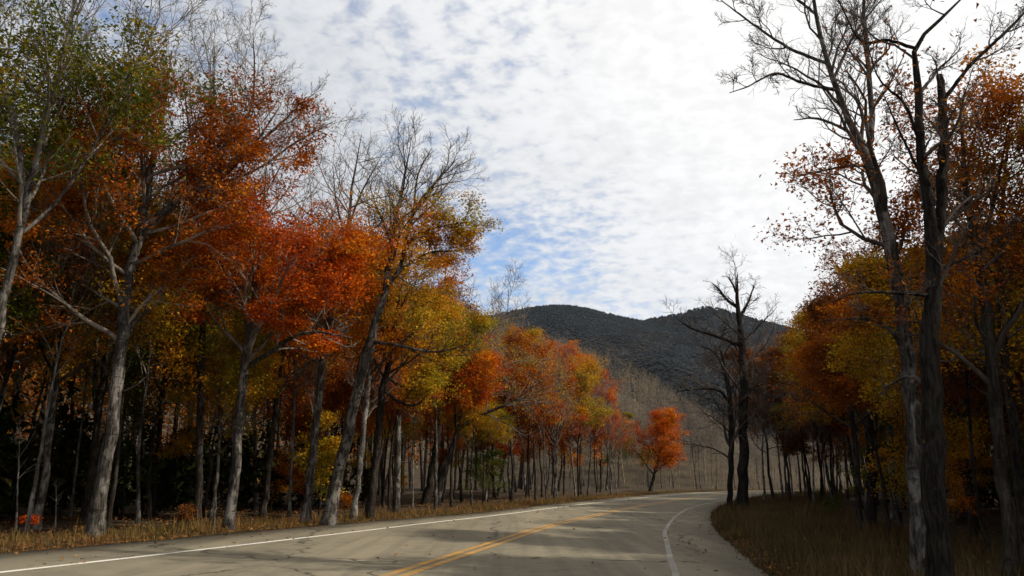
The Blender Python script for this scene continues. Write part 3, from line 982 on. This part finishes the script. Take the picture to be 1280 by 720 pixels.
hero(138, 'dark trunk between the forked trunk and the right edge, yellow leaves behind', (1200, 655),
     [(1202, 655, 13), (1198, 600, 12), (1194, 530, 11), (1190, 460, 8), (1186, 380, 4)], [],
     P(FULL, t1=(.40, .97), leaf_z=(.3, 1.1), leaves=35728, l1=.38), BARK_BROWN, TWIG_BROWN, 'gold')

# ---------------------------------------------------------------- the rest of the wood: kinds grown once, then copied tree by tree
def proto(seed, h, r, leaf_key, par, bark_m, twig_m, fork=0):
    rng = np.random.default_rng(seed)
    st = [straight_stem(rng, h, r)]
    for k in range(fork):
        p, q = st[0]
        i = 2 + k
        a = rng.uniform(0, 6.28)
        tip = p[i] + np.array([math.cos(a) * h * .16, math.sin(a) * h * .16, h * .38])
        st.append((np.array([p[i], (p[i] * .6 + tip * .4) + np.array([0, 0, -.02 * h]), tip]), np.array([q[i] * .7, q[i] * .45, .015])))
    return tree_meshes('tree_kind', seed, st, par, bark_m, twig_m, leaf_key)


LF = dict(n1=14, t1=(.42, .97), n2=7, n3=5, n4=3, l1=.36, leaves=30000, leaf=.118, leaf_z=(.38, 1.2), rtwig=.007, spread=.22, draw4=.2, lpc=16)
BR = dict(n1=15, t1=(.34, .97), n2=8, n3=6, n4=3, l1=.34, a1=45, up=.06, rtwig=.008)
SHAPES = [proto(201, 10.5, .108, 'rust', LF, BARK_GREY, TWIG_BROWN), proto(202, 9.5, .095, 'rust', P(LF, leaf_z=(.36, .9)), BARK_BROWN, TWIG_GREY, 1),
          proto(205, 10.5, .108, 'rust', P(LF, t1=(.36, .97), a1=66), BARK_GREY, TWIG_GREY, 1), proto(206, 9.5, .086, 'rust', LF, BARK_BROWN, TWIG_BROWN),
          proto(209, 9.5, .10, 'rust', P(LF, t1=(.3, .97), leaf_z=(.26, 1.2), a1=68), BARK_BROWN, TWIG_BROWN)]
KINDS = {k: SHAPES for k in ('rust', 'red', 'orange', 'gold', 'green', 'brown')}
KINDS['bare'] = [proto(211, 11, .10, 'brown', BR, BARK_GREY, TWIG_GREY), proto(212, 10.5, .094, 'brown', BR, BARK_GREY, TWIG_GREY, 2),
                 proto(213, 11, .086, 'brown', P(BR, leaves=700, leaf=.12), BARK_PALE, TWIG_GREY, 1)]
SAP = dict(n1=12, t1=(.18, .97), n2=6, n3=4, n4=0, l1=.42, leaves=4000, leaf=.10, leaf_z=(.1, 1.1), rtwig=.005, a1=65, up=.0, spread=.16, flat2=.5)
SAP_SHAPES = [proto(221, 3.6, .035, 'green', SAP, BARK_BROWN, TWIG_BROWN), proto(222, 3.0, .03, 'green', SAP, BARK_BROWN, TWIG_BROWN), proto(224, 4.0, .035, 'gold', SAP, BARK_GREY, TWIG_BROWN)]
SAPS = {k: SAP_SHAPES for k in ('green', 'gold', 'orange')}
KIND_WORDS = {'brown': 'brown leaved', 'rust': 'rust-brown leaved', 'red': 'red leaved', 'orange': 'orange leaved', 'gold': 'yellow leaved', 'green': 'green leaved', 'bare': 'leafless grey'}
TAKEN = [np.array([o.location.x, o.location.y]) for o in COL.objects if o.get('category') in ('tree', 'snag')]
TOP_L = table([-400, 0, 110, 200, 260, 330, 400, 440, 480, 560, 620, 660, 700, 740, 765, 790, 900], [-150, 40, 60, 105, 175, 235, 268, 290, 335, 345, 378, 400, 418, 448, 490, 545, 570])
TOP_R = table([880, 940, 985, 1000, 1050, 1100, 1160, 1200, 1240, 1290, 1345], [600, 440, 365, 350, 310, 295, 282, 262, 240, 225, 212])
PLACED = {}


def scatter_try(rng, n_try, sampler, gap):
    out = []
    for _ in range(n_try):
        x, y = sampler(rng)
        g = gap(x, y)
        if all((x - t[0]) ** 2 + (y - t[1]) ** 2 > g * g for t in TAKEN):
            TAKEN.append(np.array([x, y]))
            out.append((x, y))
    return out


def plant(rng, x, y, kind, zone, group, limit=None, extra=0, kinds=KINDS, name='tree', smin=.5, smax=(.8, 1.15), cat='tree'):
    if limit is TOP_R and x > 17 and project(x - 5.5, y, 3)[0] > 1290:
        limit, smax = None, (1.2, 1.65)  # unseen trees right of the view, made taller to shade the right wood
        zone, group = '{} unseen shade tree added outside the view on the right', '{} unseen shade trees added outside the view on the right'
    me = kinds[kind][rng.integers(len(kinds[kind]))]
    z = height(x, y)[0]
    u0, _ = project(x, y, z + 3)
    if 772 < u0 < 885 and 20 < y < 106 and x < 30:
        return None
    s = rng.uniform(*smax)
    if limit is not None:
        u, _ = project(x, y, z + 6)
        d = ray(u, limit(u) - extra)
        zt = CAM_H + d[2] / d[1] * y
        s = min(s, (zt - z) / me['height'] * rng.uniform(.86, 1.0))
    if s < smin:
        return None
    lab = zone.format(KIND_WORDS[kind])
    return place_tree(me, name, lab, cat, (x, y, z - .03), group.format(KIND_WORDS[kind]), rng.uniform(0, 6.28), (s * rng.uniform(.85, 1.05), s * rng.uniform(.85, 1.05), s), leaf_key='none' if kind == 'bare' else kind)


def roadside(rng, lo, hi, ylo, yhi, side):
    def f(r):
        k = r.integers(0, len(CL))
        while not (ylo < CL[k, 1] < yhi) or r.random() < .0:
            k = r.integers(0, len(CL))
        e = (LEDGE if side < 0 else REDGE)(CL[k, 1])
        o = side * (e + lo + (hi - lo) * r.random() ** 1.35)
        return CL[k] + CN[k] * o
    return f


rng = np.random.default_rng(11)


def pick(r, pairs):
    ks, ws = zip(*pairs)
    return ks[r.choice(len(ks), p=np.array(ws) / sum(ws))]


LAND = []          # what a tree can be pointed out by: place across the view and words
for u, w in ((-20, 'the pale leaning tree at the left edge'), (60, 'the slim trunk by the crimson bush'), (135, 'the stout grey trunk'), (250, 'the wide bare twiggy tree'), (295, 'the ringed grey trunk'),
             (392, 'the narrow grey trunk'), (428, 'the leaning forked tree'), (496, 'the broken snag'), (556, 'the arched limb'), (640, 'the start of the roadside row'), (700, 'the middle of the roadside row'),
             (760, 'the end of the roadside row'), (830, 'the lone red tree'), (925, 'the dead twin-stemmed tree'), (1000, 'the slim trunks past the grass'), (1085, 'the straight dark trunk by the grass'),
             (1140, 'the pale bare tree'), (1175, 'the big forked trunk'), (1235, 'the trunk at the right edge'), (1290, 'the thinner trunk at the right edge')):
    LAND.append((u, w))
ORD = ['', 'second ', 'third ', 'fourth ', 'fifth ', 'sixth ', 'seventh ', 'eighth ', 'ninth ', 'tenth ', 'eleventh ', 'twelfth ', 'thirteenth ', 'fourteenth ', 'fifteenth ', 'sixteenth ', 'seventeenth ', 'eighteenth ', 'nineteenth ', 'twentieth ']
WAIT = []


def queue(root, kind, noun):
    if root is not None and 'outside' not in root['label']:
        WAIT.append((root, kind, noun))


def label_queue():
    """each tree by its colour and the landmark it stands behind, counted outwards from the road"""
    box = {}
    for root, kind, noun in WAIT:
        x, y, z = root.location
        u, _ = project(x, y, z + 2)
        w = min(LAND, key=lambda a: abs(a[0] - u))[1]
        box.setdefault((kind, noun, w), []).append((y, root))
    for (kind, noun, w), rows in box.items():
        rows.sort(key=lambda a: a[0])
        for k, (y, root) in enumerate(rows):
            root['label'] = f"{KIND_WORDS[kind]} {noun} behind {w}" if len(rows) == 1 else f"{ORD[min(k, 19)]}nearest {KIND_WORDS[kind]} {noun} behind {w}"


# half-grown trees at the very edge of the left wood, their leaves hiding the upper trunks
for x, y in scatter_try(rng, 60, roadside(rng, 2.6, 7.5, 9, 48, -1), lambda x, y: 2.0):
    u, _ = project(x, y, 3)
    k = pick(rng, [('green', 4), ('gold', 3), ('rust', 2)] if u < 250 else [('orange', 3), ('gold', 4), ('rust', 2), ('red', 2)])
    queue(plant(rng, x, y, k, '{}', 'half-grown trees at the edge of the left wood', TOP_L, smin=.4, smax=(.6, .85)), k, 'half-grown tree')
# left wood
for x, y in scatter_try(rng, 300, roadside(rng, 2.2, 13, 6, 46, -1), lambda x, y: 2.3):
    u, _ = project(x, y, 3)
    mixk = [('green', 5), ('gold', 2), ('rust', 2), ('orange', 1)] if u < 230 else [('red', 3), ('orange', 4), ('rust', 3), ('gold', 3), ('green', 1)]
    k = pick(rng, mixk)
    queue(plant(rng, x, y, k, '{}', 'trees of the near left wood', TOP_L, smax=(.85, 1.35)), k, 'tree')
for x, y in scatter_try(rng, 300, roadside(rng, 1.6, 8, 46, 96, -1), lambda x, y: 2.3):
    k = pick(rng, [('red', 4), ('orange', 4), ('rust', 3), ('gold', 2), ('bare', 4)])
    queue(plant(rng, x, y, k, '{}', 'trees of the roadside row leading to the bend', TOP_L, 25 if k == 'bare' else 0, smin=.4), k, 'tree')
for x, y in scatter_try(rng, 150, roadside(rng, 11, 30, 6, 100, -1), lambda x, y: 3.3):
    u, _ = project(x, y, 3)
    k = pick(rng, [('green', 4), ('gold', 2), ('rust', 2), ('bare', 1)] if u < 230 else [('red', 2), ('orange', 3), ('rust', 3), ('gold', 2), ('bare', 6), ('green', 1)])
    queue(plant(rng, x, y, k, '{}', 'trees deep in the left wood', TOP_L, 75 if k == 'bare' else 0, smax=(1.2, 1.95)), k, 'tree')
for x, y in scatter_try(rng, 70, roadside(rng, 2.0, 10, 10, 60, -1), lambda x, y: 1.5):
    r = plant(rng, x, y, 'bare', '{}', 'slim poles of the left wood', TOP_L, 20, smin=.4, smax=(.8, 1.1))
    if r is not None:
        r.scale = (r.scale[0] * .55, r.scale[1] * .55, r.scale[2])
    queue(r, 'bare', 'slim pole')
# right wood
for x, y in scatter_try(rng, 380, roadside(rng, 4.6, 18, 13, 66, 1), lambda x, y: 2.0):
    u, v0 = project(x, y, height(x, y)[0])
    if 880 < u < 1075 and v0 > 634:
        continue
    k = pick(rng, [('rust', 3), ('brown', 5), ('gold', 3), ('green', 1)] if u > 1040 else [('brown', 5), ('rust', 2), ('bare', 3)])
    queue(plant(rng, x, y, k, '{}', 'trees of the near right wood', TOP_R, smin=.3), k, 'tree')
for x, y in scatter_try(rng, 80, roadside(rng, 17, 36, 10, 100, 1), lambda x, y: 3.8):
    k = pick(rng, [('rust', 4), ('gold', 3), ('green', 2), ('bare', 2)])
    queue(plant(rng, x, y, k, '{}', 'trees deep in the right wood', TOP_R, 20 if k == 'bare' else 0, smin=.3), k, 'tree')
for x, y in scatter_try(rng, 170, roadside(rng, 2.2, 15, 50, 100, 1), lambda x, y: 1.75):
    k = pick(rng, [('bare', 3), ('brown', 4)])
    queue(plant(rng, x, y, k, '{}', 'slim trees inside the bend', TOP_R, 10, smin=.25), k, 'slim tree')
# unseen trees past the right edge, added so their shadows cross the road
for x, y in ((10.5, 5.0), (12.5, 10.5), (9.5, -2.5), (15.5, 6.5), (18.5, 14), (14.5, 1.0), (20, 9), (12, -8), (17.5, -4), (22, 17), (25, 12)):
    TAKEN.append(np.array([x, y]))
    plant(rng, x, y, pick(rng, [('bare', 1)]), '{} unseen shade tree by the road outside the view on the right', '{} unseen shade trees by the road outside the view')
# hill behind the bend
TOP_H = table([500, 690, 760, 800, 860, 900, 960, 1100], [430, 416, 440, 458, 494, 518, 540, 560])
for x, y in scatter_try(rng, 150, lambda r: (r.uniform(0, 95), 124 + 40 * r.random() ** 1.2), lambda x, y: 3.6):
    u, _ = project(x, y, 10)
    if u < 640 or u > 960 or road_off(x, y)[0][0] > -6.5:
        continue
    k = pick(rng, [('bare', 14)])
    plant(rng, x, y, k, '{} tree of the hillside wood behind the bend', '{} trees on the hillside behind the bend', TOP_H, smin=.3, smax=(.9, 1.3))
# the first row on the far side of the bend
for x, y in scatter_try(rng, 110, roadside(rng, 2.5, 14, 92, 116.8, -1), lambda x, y: 2.5):
    u, _ = project(x, y, 4)
    if 795 < u < 868 and y < 112:
        continue
    k = pick(rng, [('bare', 8)])
    plant(rng, x, y, k, '{} tree lining the far side of the bend', '{} trees lining the far side of the bend', TOP_H, smin=.3, smax=(.7, 1.05))


def mass(name, label, spots, seed, leaf_key, leafy, twig_m, h0=9.5, nleaf=430, leaf=.46, low=.28, n1=9, n2=4, n3=4):
    """a wood too deep to tell its trees apart: one object"""
    rg = np.random.default_rng(seed)
    kinds = []
    for k in range(5):
        st = straight_stem(rg, h0, .11, .03, 5)
        sp, sr = st[0][None], st[1][None]
        p, d, r, i, t = sprout(rg, sp, sr, n1, low, .97, 52)
        L = .36 * h0 * (1 - .5 * t) * rg.uniform(.7, 1.2, n1)
        b1, q1 = grow(rg, p, d, L, np.full(n1, .03), 2, .15, .06, .4)
        p, d, r, i, t = sprout(rg, b1, q1, n2, .15, 1, 48)
        L2 = L[i] * .55 * rg.uniform(.6, 1.2, len(i))
        b2, q2 = grow(rg, p, d, L2, np.full(len(i), .018), 1, .15, .06, .5)
        tb = Tubes()
        tb.add(sp, sr, 4)
        tb.add(b1, q1, 3)
        lv = None
        if leafy:
            c = np.concatenate([b2.reshape(-1, 3), b1.reshape(-1, 3)])
            lv = c[rg.integers(0, len(c), nleaf)] + rg.normal(0, .4, (nleaf, 3)) * np.array([1, 1, .7])
        else:
            tb.add(b2, q2, 3)
            p, d, r, i, t = sprout(rg, b2, q2, n3, .2, 1, 45)
            b3, q3 = grow(rg, p, d, L2[i] * .7 * rg.uniform(.6, 1.2, len(i)), np.full(len(i), .016), 1, .1, .08, .6)
            tb.add(b3, q3, 3)
        kinds.append((np.concatenate(tb.v), tb.f, lv))
    V, Q, LV, n = [], [], [], 0
    for x, y, s in spots:
        v, f, lv = kinds[rg.integers(5)]
        a = rg.uniform(0, 6.28)
        R = np.array([[math.cos(a), -math.sin(a), 0], [math.sin(a), math.cos(a), 0], [0, 0, 1]]) * s
        o = np.array([x, y, height(x, y)[0] - .1])
        V.append(v @ R.T + o)
        Q += [q + n for q in f]
        n += len(v)
        if lv is not None:
            LV.append(lv @ R.T + o)
    o = link(name, mesh_np(name, np.concatenate(V), Q, twig_m), kind='stuff')
    o['label'] = label
    o['category'] = 'woods'
    if LV:
        v, f = leaf_quads(rg, np.concatenate(LV), leaf, .5)
        c = link('foliage', mesh_np(name + '_foliage', v, [f], LEAF[leaf_key]), o, kind='stuff')


def mass_spots(seed, n, sampler, gap, limit, smin=.3, smax=(.9, 1.4), extra=0, h0=10.5):
    rg = np.random.default_rng(seed)
    out = []
    for x, y in scatter_try(rg, n, sampler, gap):
        z = height(x, y)[0]
        u, _ = project(x, y, z + 6)
        s = rg.uniform(*smax)
        if y > 2:
            d = ray(u, limit(u) - extra)
            s = min(s, (CAM_H + d[2] / d[1] * y - z) / h0 * rg.uniform(.88, 1))
        if limit is TOP_L and u > 765:
            continue
        if s > smin and not (y < 20 and abs(x) > 60):
            out.append((x, y, s))
    return out


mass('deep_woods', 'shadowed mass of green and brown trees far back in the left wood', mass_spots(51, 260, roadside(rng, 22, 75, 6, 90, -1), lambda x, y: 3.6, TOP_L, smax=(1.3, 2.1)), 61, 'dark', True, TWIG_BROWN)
mass('deep_woods', 'shadowed mass of orange and yellow trees behind the middle of the left wood', mass_spots(52, 240, roadside(rng, 9, 60, 36, 88, -1), lambda x, y: 3.4, TOP_L), 62, 'rust', True, TWIG_BROWN)
mass('deep_woods', 'shadowed mass of rust-brown trees far back in the right wood', mass_spots(53, 280, roadside(rng, 20, 75, 4, 108, 1), lambda x, y: 3.6, TOP_R, smin=.25), 63, 'rust', True, TWIG_BROWN)
def brush_spots(seed, n, sampler, lo, hi, keep=lambda x, y: True):
    rg = np.random.default_rng(seed)
    return [(x, y, rg.uniform(lo, hi)) for x, y in (sampler(rg) for _ in range(n)) if keep(x, y)]


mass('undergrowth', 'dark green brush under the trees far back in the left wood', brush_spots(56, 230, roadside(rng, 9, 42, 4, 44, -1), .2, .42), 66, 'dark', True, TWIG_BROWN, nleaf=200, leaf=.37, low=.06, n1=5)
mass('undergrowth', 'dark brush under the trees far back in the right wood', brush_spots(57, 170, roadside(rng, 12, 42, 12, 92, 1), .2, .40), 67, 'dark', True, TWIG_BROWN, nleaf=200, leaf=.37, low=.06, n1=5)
mass('undergrowth', 'grey-brown leafless brush under the trees behind the bend', brush_spots(58, 300, lambda r: (r.uniform(0, 110), 112 + 36 * r.random() ** 1.3), .22, .6, lambda x, y: road_off(x, y)[0][0] < -6.2), 65, 'brown', False, TWIG_PALE, n1=8, n2=3, n3=3)
mass('hillside_woods', 'grey-brown mass of leafless trees covering the hillside behind the bend', mass_spots(54, 500, lambda r: (r.uniform(-30, 110), 130 + 125 * r.random()), lambda x, y: 2.6, TOP_H, smin=.35, smax=(1.0, 1.4)), 64, 'brown', False, TWIG_PALE, n1=10, n2=4, n3=4)

# saplings and bushes of the understory
for x, y in scatter_try(rng, 75, roadside(rng, 3.4, 16, 8, 50, -1), lambda x, y: 1.4):
    u, _ = project(x, y, 1.5)
    k = pick(rng, [('green', 4), ('gold', 3), ('orange', 1)] if u < 260 else [('gold', 4), ('orange', 2), ('green', 2)])
    queue(plant(rng, x, y, k, '{}', 'saplings in the left wood', kinds=SAPS, name='sapling', smax=(.6, 1.25), cat='sapling'), k, 'sapling')
for x, y in scatter_try(rng, 110, roadside(rng, 5.0, 16, 14, 52, 1), lambda x, y: 1.4):
    u, v0 = project(x, y, height(x, y)[0])
    if u < 1075:
        continue
    k = pick(rng, [('gold', 5), ('green', 2), ('orange', 2)])
    queue(plant(rng, x, y, k, '{}', 'saplings in the right wood', kinds=SAPS, name='sapling', smax=(.6, 1.2), cat='sapling'), k, 'sapling')
label_queue()

# ---------------------------------------------------------------- verge grass, weeds, fallen leaves, the red bush
def grass_mat(name, stops):
    m, q = material(name)
    isl = q.n('ShaderNodeNewGeometry').outputs['Random Per Island']
    co = q.n('ShaderNodeTexCoord').outputs['Object']
    f = q.math('ADD', q.math('MULTIPLY', isl, .5), q.math('MULTIPLY', q.smooth(q.noise(co, .5, 3), .3, .7), .5))
    c = q.ramp(f, stops)
    a = q.n('ShaderNodeBsdfDiffuse', ins={'Color': c})
    b = q.n('ShaderNodeBsdfTranslucent', ins={'Color': c})
    q.set(q.n('ShaderNodeOutputMaterial').inputs[0], q.n('ShaderNodeMixShader', ins={0: .3, 1: a.outputs[0], 2: b.outputs[0]}).outputs[0])
    return m


def along_road(rng, n, ylo, yhi, side, lo, hi, power=1.0):
    ok = np.flatnonzero((CL[:, 1] > ylo) & (CL[:, 1] < yhi))
    seg = np.linalg.norm(np.gradient(CL, axis=0), axis=1)[ok] / (6 + np.abs(CL[ok, 1]))
    k = rng.choice(ok, n, p=seg / seg.sum())
    t = rng.random(n)[:, None]
    k2 = np.minimum(k + 1, len(CL) - 1)
    c = CL[k] * (1 - t) + CL[k2] * t
    e = (LEDGE if side < 0 else REDGE)(c[:, 1])
    o = e + lo + (hi - lo) * rng.random(n) ** power
    return c + CN[k] * (side * o)[:, None], o - e


def blades(rng, xy, d, h, w):
    n = len(xy)
    clump = fbm(xy[:, 0] * 1.3, xy[:, 1] * 1.3, 3, 4)
    h = h * (0.35 + 1.1 * clump) * rng.uniform(.5, 1.3, n) * np.clip(.3 + d / .9, .16, 1) * np.where(rng.random(n) < .06, 1.9, 1)
    z = height(xy[:, 0], xy[:, 1]) - .05
    a = rng.uniform(0, 6.28, n)
    lean = rng.uniform(.1, .7, n) * h
    b = np.column_stack([xy, z])
    side = np.column_stack([np.cos(a), np.sin(a), 0 * a]) * w * rng.uniform(.6, 1.5, n)[:, None]
    ld = np.column_stack([-np.sin(a), np.cos(a), 0 * a])
    m = b + ld * (lean * .35)[:, None] + np.array([0, 0, 1]) * (h * .6)[:, None]
    t = b + ld * lean[:, None] + np.array([0, 0, 1]) * h[:, None]
    V = np.stack([b - side, b + side, m + side * .7, m - side * .7, t], 1).reshape(-1, 3)
    i = (np.arange(n) * 5)[:, None]
    return V, i + np.array([[0, 1, 2, 3]]), i + np.array([[3, 2, 4]])


def build_grass():
    rng = np.random.default_rng(31)
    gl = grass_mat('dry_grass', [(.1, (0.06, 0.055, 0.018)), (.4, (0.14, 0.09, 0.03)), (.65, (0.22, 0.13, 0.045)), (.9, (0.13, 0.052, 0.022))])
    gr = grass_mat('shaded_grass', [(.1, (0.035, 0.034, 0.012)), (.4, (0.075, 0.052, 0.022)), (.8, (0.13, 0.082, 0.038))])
    xy, d = along_road(rng, 42000, 6, 112, -1, -.22, 2.3, 1.3)
    V, q, t = blades(rng, xy, d, .25, .008)
    o = link('verge_grass', mesh_np('verge_grass', V, [q, t], gl), kind='stuff')
    o['label'] = 'strip of dry golden grass along the left side of the road'; o['category'] = 'grass'
    xy, d = along_road(rng, 46000, 9, 100, 1, -.22, 6.5, 1.1)
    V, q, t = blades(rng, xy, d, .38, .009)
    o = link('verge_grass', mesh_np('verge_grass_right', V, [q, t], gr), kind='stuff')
    o['label'] = 'shaded brown and olive grass inside the right-hand bend'; o['category'] = 'grass'
    # fallen leaves
    m = leaf_mat('fallen_leaf', [(0, (0.09, 0.045, 0.02)), (.5, (0.20, 0.09, 0.03)), (.8, (0.30, 0.12, 0.025)), (1, (0.34, 0.2, 0.04))], .1)
    P3 = []
    for side, lo, hi, n in ((-1, .0, 20, 26000), (1, .15, 20, 22000), (-1, -2.4, .1, 420), (1, -1.4, .1, 300), (1, -8, .0, 160)):
        xy, d = along_road(rng, n, 3, 70, side, lo, hi, 1.4)
        P3.append(np.column_stack([xy, height(xy[:, 0], xy[:, 1]) + np.where(d > .35, .03, .012) + rng.uniform(0, .05, n) * (d > .35)]))
    pos = np.concatenate(P3)
    v, f = leaf_quads(rng, pos, .10, 1.6)
    o = link('fallen_leaves', mesh_np('fallen_leaves', v, [f], m), kind='stuff')
    o['label'] = 'brown and orange fallen leaves scattered over the forest floor'; o['category'] = 'leaves'
    # low bushes and weeds on the left verge
    for k, (u, v0, hgt, key, lab) in enumerate((
            (38, 668, .34, 'red', 'small crimson bush at the foot of the slim grey trunk'),
            (232, 662, .5, 'brown', 'brown weed between the stout trunk and the ringed trunk'),
            (432, 648, .7, 'rust', 'leafy rust-brown weed between the leaning trunk and the slender one'),
            (1040, 650, .7, 'green', 'olive weed in the right-hand grass by the straight dark trunk'))):
        p = hit(u, v0)
        st = [straight_stem(np.random.default_rng(400 + k), hgt, .008, .1)]
        me = tree_meshes('bush', 400 + k, st, dict(n1=12, t1=(.05, .95), a1=55, l1=.75, n2=4, n3=2, n4=0, l2=.5, leaves=1300, leaf=.06, leaf_z=(.1, 1.2), rtwig=.002, spread=.08, lpc=12), BARK_BROWN, TWIG_BROWN, key)
        place_tree(me, 'bush', lab, 'bush', (p[0], p[1], height(p[0], p[1])[0]))
    # thin leafless saplings on the verge
    for k, (path, lab) in enumerate((([(20, 666, 3.2), (22, 610, 2.6), (24, 560, 1.6), (25, 520, .8)], 'thin pale leafless sapling left of the slim grey trunk'),
                                     ([(69, 662, 2.4), (70, 630, 2), (70, 600, 1)], 'short bare stick-like sapling right of the slim grey trunk'),
                                     ([(268, 664, 2.6), (268, 645, 2.4), (270, 632, 2), (269, 622, 1.2)], 'short bent pale stick-like sapling left of the ringed trunk'))):
        hero(430 + k, lab, path[0][:2], path, [], dict(n1=6, t1=(.4, .95), l1=.3, n2=3, n3=0, n4=0, rtwig=.002), BARK_PALE, TWIG_GREY, 'gold', name='bare_sapling', cat='sapling')


build_grass()

# ---------------------------------------------------------------- the air
hz = bpy.data.materials.new('haze')
hz.use_nodes = True
hq = NT(hz.node_tree)
hv = hq.n('ShaderNodeVolumePrincipled', ins={'Color': (0.66, 0.78, 1.0, 1), 'Density': 0.000018, 'Anisotropy': 0.2})
hq.set(hq.n('ShaderNodeOutputMaterial').inputs['Volume'], hv.outputs[0])
hc = np.array([(x, y, z) for x in (-3200, 3400) for y in (-1300, 3900) for z in (-12, 620)], float)
ho = link('haze', mesh_np('haze', hc, [np.array([(0, 1, 3, 2), (4, 6, 7, 5), (0, 4, 5, 1), (2, 3, 7, 6), (0, 2, 6, 4), (1, 5, 7, 3)])], hz), kind='stuff')
ho['label'] = 'thin bluish haze over the valley and the mountain'
ho['category'] = 'haze'
